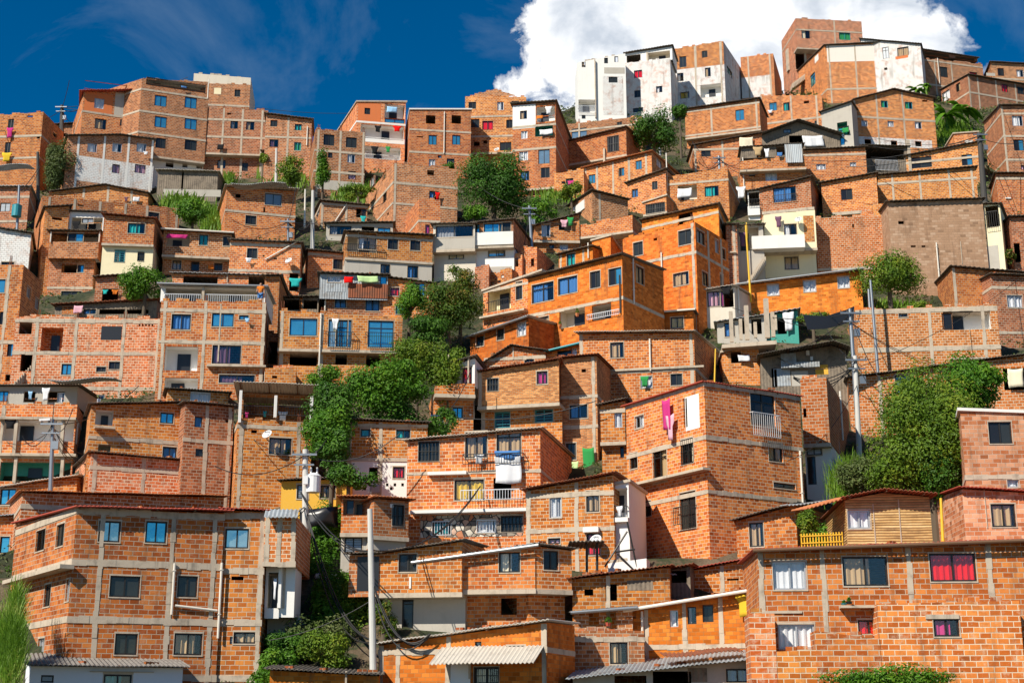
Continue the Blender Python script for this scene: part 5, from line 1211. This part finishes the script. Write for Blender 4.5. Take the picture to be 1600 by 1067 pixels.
def cables():
    P=lambda x,y,Y: at(x,y,Y)
    C=[((477,715,69),(345,632,83),0.8,0.02,'thin cable from the transformer pole up to the left corner house',1),
     ((479,800,69),(590,1000,60),1.6,0.032,'thick black cable bundle sagging down to the front pole',4),
     ((479,790,69),(420,800,66),0.5,0.025,'short cable from the transformer pole to the zinc sheet',2),
     ((580,860,60),(750,760,70),1.0,0.025,'cable from the front pole up to the stone faced floor',2),
     ((580,905,60),(672,990,59),1.2,0.03,'black cable loop right of the front pole',4),
     ((582,860,60),(470,770,69),0.9,0.03,'cable from front pole back to the transformer pole',2),
     ((420,1000,61),(592,930,60),0.3,0.015,'thin wire low over the dark yard',1),
     ((545,712,78),(690,648,78),0.8,0.035,'dark cable crossing the white wall house',2),
     ((545,706,78),(668,652,79),0.5,0.02,'thin cable just above the chequer vent wall',1),
     ((83,668,76),(10,690,84),0.5,0.02,'cable leaving the street light pole to the left',1),
     ((83,670,76),(142,710,78),0.4,0.02,'cable from the street light pole to the long brick house',1),
     ((83,680,76),(122,715,83),0.6,0.02,'slack cable beside the street light pole',2),
     ((1330,500,80),(1216,500,92),0.4,0.02,'cable from the pale steel pole to the concrete stumps',1),
     ((1330,505,80),(1600,575,90),1.2,0.02,'long cable right over the open white terrace house',2),
     ((1338,570,79),(1240,590,78),0.6,0.03,'cable tangle at the patchwork shack',3),
     ((1338,575,79),(1600,430,100),0.6,0.02,'long rising cable toward the right edge house',1),
     ((1340,600,79),(1230,720,70),0.8,0.018,'cable down to the tall corner block',1),
     ((1530,215,118),(1600,222,124),0.4,0.03,'cable from the thick dark pole to the right edge',1),
     ((1530,218,118),(1335,205,140),1.0,0.02,'cable from the thick dark pole to the gabled house',1),
     ((1124,255,128),(1045,300,132),0.8,0.025,'cable left of the open white room pole',1),
     ((1124,258,128),(1076,262,134),0.5,0.025,'short looping cable at the open white room pole',2),
     ((97,172,140),(0,205,130),0.6,0.03,'cable from the skyline pole to the left edge',1),
     ((97,172,140),(132,168,140),0.4,0.03,'short cable from the skyline pole to the tower',2),
     ((28,300,112),(62,260,124),0.5,0.03,'cable above the crumpled metal roof',2),
     ((452,345,110),(365,370,112),0.6,0.02,'cable across the square brick house',1),
     ((489,340,112),(452,350,110),0.8,0.03,'tangled cables between the two middle left poles',3),
     ((830,340,112),(770,365,115),0.6,0.02,'cable from the meter box pole to the glazed gallery',1),
     ((680,470,104),(830,425,104),0.8,0.02,'cable rising over the mango tree',1),
     ((677,400,113),(800,403,113),0.1,0.02,'straight wire across the cement house',1),
     ((905,520,95),(790,600,86),0.9,0.02,'cable crossing the bright orange long house',1),
     ((760,355,118),(560,375,112),0.7,0.02,'cable over the railed porch roof',1),
     ((1010,880,68),(952,920,66),0.5,0.02,'cable below the white steel braced balcony',2),
     ((380,165,150),(640,170,150),0.8,0.025,'faint wire against the sky between ridge houses',1),
     ((760,180,150),(902,170,170),0.8,0.025,'faint wire against the cloud left of the white tower',1)]
    rr=random.Random(9)
    roofs=[(o,o.location) for o in bpy.data.objects if o.parent is None and o.get('category')=='house']
    wide=[i for i,p in enumerate(POLES) if p[7]]
    for i in wide:
        a=PT_TOP[i]-Vector((0,0.1,0.3)); cand=sorted(roofs,key=lambda q:(q[1]-a).length)[:7]
        for o,l in rr.sample(cand,5):
            rf=[c for c in o.children if c.name.startswith('roof')]
            if not rf: continue
            bb=[rf[0].location+o.location+Vector(c) for c in rf[0].bound_box]; q=min(bb,key=lambda v:(v-a).length*1.0+v.y*0.5)
            if (q-a).length>26: continue
            cable(a,q+Vector((0,-0.1,0.1)),0.5+0.4*rr.random(),0.018+0.00008*a.y,' '.join(('thin cable running to the '+o['label']).split()[:16]),'cable',1)
    for a,b,s,r,l,n in C: cable(P(*a),P(*b),s,r,l,'cable',n)
# ---------------- small things ----------------
def cloths():
    used={}
    for key,pl,u0,u1,z0,z1,lab,Y in CL:
        k=key[0] if key and key[0] in CLC else 'w'; nm=CLC[k][1]; w=u1-u0; h=z1-z0
        kind='bedsheet' if w*h>1.9 else 'garment' if (w*h<0.9 and h>w*0.9) else 'towel'
        L='%s %s hanging at the %s'%(nm,kind,lab)
        L=' '.join(L.split()[:16]); used[L]=used.get(L,0)+1
        mb=MB(); nx=max(5,int(w/0.12)); nz=max(4,int(h/0.2)); ph=RND.random()*6; rows=[]
        for j in range(nz+1):
            t=j/nz; rr=[]
            for i in range(nx+1):
                u=u0+(u1-u0)*i/nx; s=(i/nx-0.5)
                o=0.28+0.045*(0.3+t)*math.sin(ph+u*5.5)+0.012*math.sin(u*17+t*2+ph)
                sag=0.06*h*(1-4*s*s)*(1-t)
                if kind=='garment': uu=u+s*w*(0.25 if t<0.35 else -0.2)
                else: uu=u+0.03*w*math.sin(t*4+ph)
                zz=z1-sag-(z1-z0)*t*(1+0.03*math.sin(ph+i*0.5))
                rr.append(pl.p(uu,zz,o))
            rows.append(rr)
        mb.grid(rows)
        ob=mb.build(kind,'c_'+k,None,pl.p((u0+u1)/2,z0,0.3),True); tag(ob,L,'laundry','laundry hung out on the houses')
        sm=ob.modifiers.new('thickness','SOLIDIFY'); sm.thickness=0.015
def dishes():
    for pl,u,z,r,lab in DI:
        c=pl.p(u,z,0.45); root=empty('satellite_dish',pl.p(u,z,0),' '.join(('pale satellite dish fixed to the '+lab).split()[:16]),'satellite dish','satellite dishes on walls')
        n=Vector((-0.35,-0.75,0.55)).normalized(); t=n.orthogonal().normalized(); b=n.cross(t); mb=MB(); pr=None
        for k in range(5):
            q=k/4; rad=r*q; ctr=c+n*(q*q*r*0.28); ring=[ctr+(t*math.cos(a*math.pi/8)+b*math.sin(a*math.pi/8))*rad for a in range(16)]
            if pr:
                for a in range(16): mb.poly([pr[a],pr[(a+1)%16],ring[(a+1)%16],ring[a]])
            pr=ring
        d=mb.build('dish','plastic',root,c,True); sm=d.modifiers.new('thickness','SOLIDIFY'); sm.thickness=0.02
        am=MB(); am.tube(pl.p(u,z-0.15,0),c,0.03); am.tube(c-t*r*0.8,c+n*r*0.9,0.015); am.tube(c+n*r*0.9,c+n*r*0.75,0.05); am.build('arm','galv',root,c)
def pots():
    for i,(pl,u,z,h,w,lab,k) in enumerate(PT):
        c=pl.p(u,z+0.02,0.25); root=empty('potted_plant',c,' '.join(('potted plant %s on the '%{'y':'with yellow leaves','k':'in a black pot','e':'in a turquoise pot','r':'in a red pot'}.get(k,'green')+lab).split()[:16]),'potted plant','potted plants on ledges')
        mb=MB(); ph=min(0.28,h*0.4); mb.tube(c,c+Vector((0,0,ph)),0.10,0.14,10); mb.build('pot',{'k':'black','e':'ft','r':'Q'}.get(k,'J'),root,c)
        r=random.Random(i); lb=MB()
        for q in range(60):
            d=rv(r); leafquad(lb,c+Vector((d.x*w*0.4,d.y*w*0.4,ph+abs(d.z)*(h-ph))),rv(r),0.07,r,0.3)
        lb.build('foliage','l3' if k=='y' else 'l2',root,c)
def extras():
    # unfinished concrete columns standing on a slab
    Yc=depth(1156,598)-0.4
    slab=MB(); a=at(1128,538,Yc); b=at(1213,524,Yc-1.0); n=Vector((0.1,1,0)).normalized()*3
    slab.box(a-Vector((0,0,0.25)),Vector((b.x-a.x,b.y-a.y,0)),n,(0,0,0.25))
    ms=empty('unfinished_terrace',a-Vector((0,0,1)),'unfinished concrete slab with bare columns beside the turquoise wall','terrace')
    slab.build('slab','conc',ms,a)
    for (x,y0,y1,w,Y) in ((1142,486,531,7,Yc+.3),(1166,477,527,8,Yc+0.1),(1197,466,524,9,Yc-0.2),(1207,487,523,7,Yc+1.2),(1157,498,527,6,Yc+2.2),(1180,503,524,6,Yc+2)):
        mb=MB(); p=at(x,y0,Y); q=at(x,y1+3,Y); s=w/2200*Y*0.8; mb.box((p.x-s/2,Y,q.z),(s,0,0),(0,s,0),(0,0,p.z-q.z)); 
        mb.build('column','conc',ms,q)
    # shade net
    mb=MB(); Y=82; top=[at(1255,492,Y),at(1290,494,Y),at(1322,484,Y),at(1335,478,Y)]; bot=[at(1262,515,Y),at(1288,514,Y),at(1315,508,Y),at(1334,500,Y)]
    for i in range(3): mb.poly([bot[i],bot[i+1],top[i+1],top[i]])
    o=mb.build('shade_net','black',None,top[0]); tag(o,'black shade net stretched left of the pale steel pole','net'); o.modifiers.new('thickness','SOLIDIFY').thickness=0.03
    # blue tarp by the transformer pole
    mb=MB(); r=random.Random(4); pts=[[at(468+i*10,793+j*10+2*math.sin(i*0.9+j*0.5),70.5+0.12*math.sin(i*1.1+j*0.7)) for i in range(7)] for j in range(4)]
    mb.grid(pts)
    o=mb.build('tarpaulin','black',None,at(500,810,70.5),True); tag(o,'dark blue grey tarpaulin strung behind the transformer pole','tarpaulin'); o.modifiers.new('thickness','SOLIDIFY').thickness=0.02
    # rubbish bags
    for i,(x,y) in enumerate(((505,905),(516,912),(527,918),(536,924),(497,900),(545,915),(522,903))):
        c=at(x,y,68.5); mb=MB(); r=random.Random(i+40); R0=r.uniform(0.16,0.26)
        rows=[]
        for j in range(7):
            th=math.pi*j/6; rows.append([c+Vector((math.sin(th)*math.cos(k*math.pi/5),math.sin(th)*math.sin(k*math.pi/5),math.cos(th)*0.8))*R0*r.uniform(0.85,1.15) for k in range(10)])
        for j in range(6):
            for k in range(10): mb.poly([rows[j+1][k],rows[j+1][(k+1)%10],rows[j][(k+1)%10],rows[j][k]])
        o=mb.build('rubbish_bag','plastic',None,c,True); tag(o,'white plastic rubbish bag heaped among shrubs right of the transformer pole','rubbish bag','white rubbish bags in the gully')
    # yellow picket fence of the bamboo house porch
    Y=61.0; a=at(1252,856,Y); b=at(1316,853,Y); root=empty('picket_fence',a,'yellow picket fence in front of the bamboo house porch','fence')
    for k in range(15):
        t=k/14; p=a.lerp(b,t); mb=MB(); mb.box(p,(0.05,0,0),(0,0.03,0),(0,0,0.62)); mb.build('picket','yel',root,a)
    mb=MB(); mb.box(a+Vector((0,-0.03,0.18)),b-a,(0,0.03,0),(0,0,0.05)); mb.box(a+Vector((0,-0.03,0.48)),b-a,(0,0.03,0),(0,0,0.05)); mb.build('rails','yel',root,a)
    # porch roof slope left of the bamboo house
    mb=MB(); p0=at(1252,808,62.5); p1=at(1322,790,62.5)
    corrug(mb,lambda u,v:(p0.x+u,62.5+v),0,(p1.x-p0.x),-1.2,2.2,lambda u,v:p0.z+0.35+(p1.z-p0.z)*u/(p1.x-p0.x)+v*0.12)
    o=mb.build('porch_roof','J',None,p0); tag(o,'sloping brown porch sheet between dark roof house and bamboo house','roof sheet')
    for x_ in (1262,1300):
        pass
    # yellow handrail near the white door
    Y=77; mb=MB(); a=at(1263,748,Y); b=at(1312,735,Y)
    mb.tube(a,b,0.035); mb.tube(a-Vector((0,0,.45)),b-Vector((0,0,.45)),0.03)
    for t in (0.1,0.55,0.95): p=a.lerp(b,t); mb.tube(p-Vector((0,0,1.0)),p,0.03)
    o=mb.build('handrail','yel',None,a); tag(o,'yellow handrail beside the white doorway','handrail')
    mb=MB(); a=at(1250,775,78); mb.box(a-Vector((0,0,1.5)),Vector((2.6,0,0)),(0,1.5,0),(0,0,2.1)); o=mb.build('retaining_wall','H',None,a); tag(o,'stained cement retaining wall under the yellow handrail','wall')
    # loose sheets and timber on roofs
    r=random.Random(12)
    for i,(x,y,Y,w,m_,lab) in enumerate(((130,597,84.5,4.0,'Z','long zinc sheet lying on the teal balcony house roof'),(405,291,111,4.6,'Z','loose pale sheets on the square brick house roof'),(1265,790,68,2.4,'Z','white metal flap at the dark sheet roof end'),(1005,905,66,3.0,'Z','grey sheet ends on the ragged lean-to'),(1098,1025,59,3.2,'R','curled rusty sheet on the tin roofed shack'),(10,262,122,4.5,'Z','silvery sheet on the crumpled roof at left edge'))):
        mb=MB(); a=at(x,y,Y-0.5); corrug(mb,lambda u,v:(a.x+u,a.y+v),-w/2,w/2,-0.5,1.3,lambda u,v: a.z+0.12+0.1*math.sin(u*1.3)+0.12*v)
        o=mb.build('loose_sheet',m_,None,a); tag(o,lab,'metal sheet')
    # black steel brace tower at the white balcony
    Y=67.5; root=empty('steel_brace',at(985,905,Y),'dark crossed steel poles bracing the white balcony','brace'); mb=MB()
    for (x0,y0,x1,y1) in ((980,815,996,890),(980,830,945,885),(962,862,992,858),(965,865,990,890)):
        mb.tube(at(x0,y0,Y),at(x1,y1,Y),0.045)
    mb.build('poles','fk',root,at(985,905,Y))
    root=empty('steel_shelter',at(915,870,64.5),'open dark steel canopy frame beside the zinc gutter house','canopy'); mb=MB()
    for x in (917,933): mb.tube(at(x,848,64.5),at(x,915,64.5),0.06)
    mb.build('post','fk',root,at(915,870,64.5)); mb=MB(); a=at(888,850,65); corrug(mb,lambda u,v:(a.x+u,a.y+v),0,1.6,-1.2,2.0,lambda u,v:a.z+0.02*v); mb.build('canopy','N',root,a)
    # outdoor stairs
    for (x0,y0,x1,y1,Y,w,lab) in ((22,600,60,562,90,1.4,'brick steps rising beside the big square brick building'),(1168,442,1196,402,104,1.2,'dark concrete stair beside the cream house'),(1238,132,1284,98,178,1.4,'long stair climbing beside the cream panel house'),(1285,708,1300,690,76,1.2,'narrow steps right of the white doorway'),(905,938,925,915,66.5,1.2,'rough steps by the dark steel canopy')):
        a=at(x0,y0,Y); b=at(x1,y1,Y+2); mb=MB(); n=max(5,int(abs(b.z-a.z)/0.19))
        for k in range(n):
            p=a.lerp(b,k/n); q=a.lerp(b,(k+1)/n); mb.box((p.x,p.y,p.z-0.5),(q.x-p.x,0,0),(0,w,0),(0,0,q.z-p.z+0.5))
        o=mb.build('stairway','conc',None,a); tag(o,lab,'stairs')
    # person on the railed roof terrace
    c=at(406,480,float(depth(334,614))+0.6)
    person(c)
def person(foot):
    root=empty('person',foot,'person in orange shirt and blue shorts on the railed roof terrace','person')
    H=1.65
    def skin(name,mat,vs,es,rad,parent,off=0.0):
        me=bpy.data.meshes.new(name); me.from_pydata([Vector(v) for v in vs],es,[]); o=bpy.data.objects.new(name,me); COL.objects.link(o); o.parent=parent
        m=o.modifiers.new('skin','SKIN'); o.modifiers.new('smooth','SUBSURF').levels=1
        for i,r in enumerate(rad): me.skin_vertices[0].data[i].radius=(r+off,r+off)
        me.skin_vertices[0].data[0].use_root=True; me.materials.append(MAT[mat]); 
        for mm in o.modifiers: 
            if mm.type=='SUBSURF': mm.render_levels=2
        return o
    vs=[(0,0,.92),(0,0,1.12),(0,0,1.33),(0,0,1.44),(0,-.02,1.53),(0,-.01,1.62),
        (-.17,0,1.36),(-.23,-.02,1.08),(-.2,-.22,.98),(-.2,-.30,.97),(.17,0,1.36),(.24,0,1.08),(.25,-.06,.84),(.25,-.08,.76),
        (-.09,0,.86),(-.10,-.02,.48),(-.11,.02,.09),(-.11,-.13,.03),(.09,0,.86),(.11,-.01,.48),(.12,.03,.09),(.13,-.12,.03)]
    es=[(0,1),(1,2),(2,3),(3,4),(4,5),(2,6),(6,7),(7,8),(8,9),(2,10),(10,11),(11,12),(12,13),(0,14),(14,15),(15,16),(16,17),(0,18),(18,19),(19,20),(20,21)]
    rad=[.13,.12,.13,.055,.095,.085,.06,.045,.035,.03,.06,.045,.035,.03,.085,.06,.045,.035,.085,.06,.045,.035]
    skin('body','skin',vs,es,rad,root)
    skin('shirt','c_o',[vs[i] for i in (0,1,2,6,10)]+[(-.21,-.01,1.2),(.21,0,1.2)],[(0,1),(1,2),(2,3),(2,4),(3,5),(4,6)],[.14,.135,.14,.075,.075,.065,.065],root,0.012)
    skin('shorts','c_b',[(0,0,.95),(-.09,0,.86),(.09,0,.86),(-.10,-.02,.55),(.11,-.01,.55)],[(0,1),(0,2),(1,3),(2,4)],[.135,.095,.095,.08,.08],root,0.012)
    skin('hair','black',[(0,.01,1.60),(0,.02,1.66)],[(0,1)],[.09,.07],root,0.012)
M['skin']=plain('skin',(0.45,0.24,0.15),0.6)
prepass(); terrain(); run_houses(); undergrowth(); gully(); bushes_all(); poles(); cables(); cloths(); dishes(); pots(); extras()
d_=[k for k,v in LABELS.items() if len(v)>1]
print('DUP LABELS',d_); print('OBJ',len(bpy.data.objects),'POLY',sum(len(m.polygons) for m in bpy.data.meshes))
for k in LABELS:
    n=len(k.split())
    if n>16 or n<4: print('LABEL LEN',n,k)
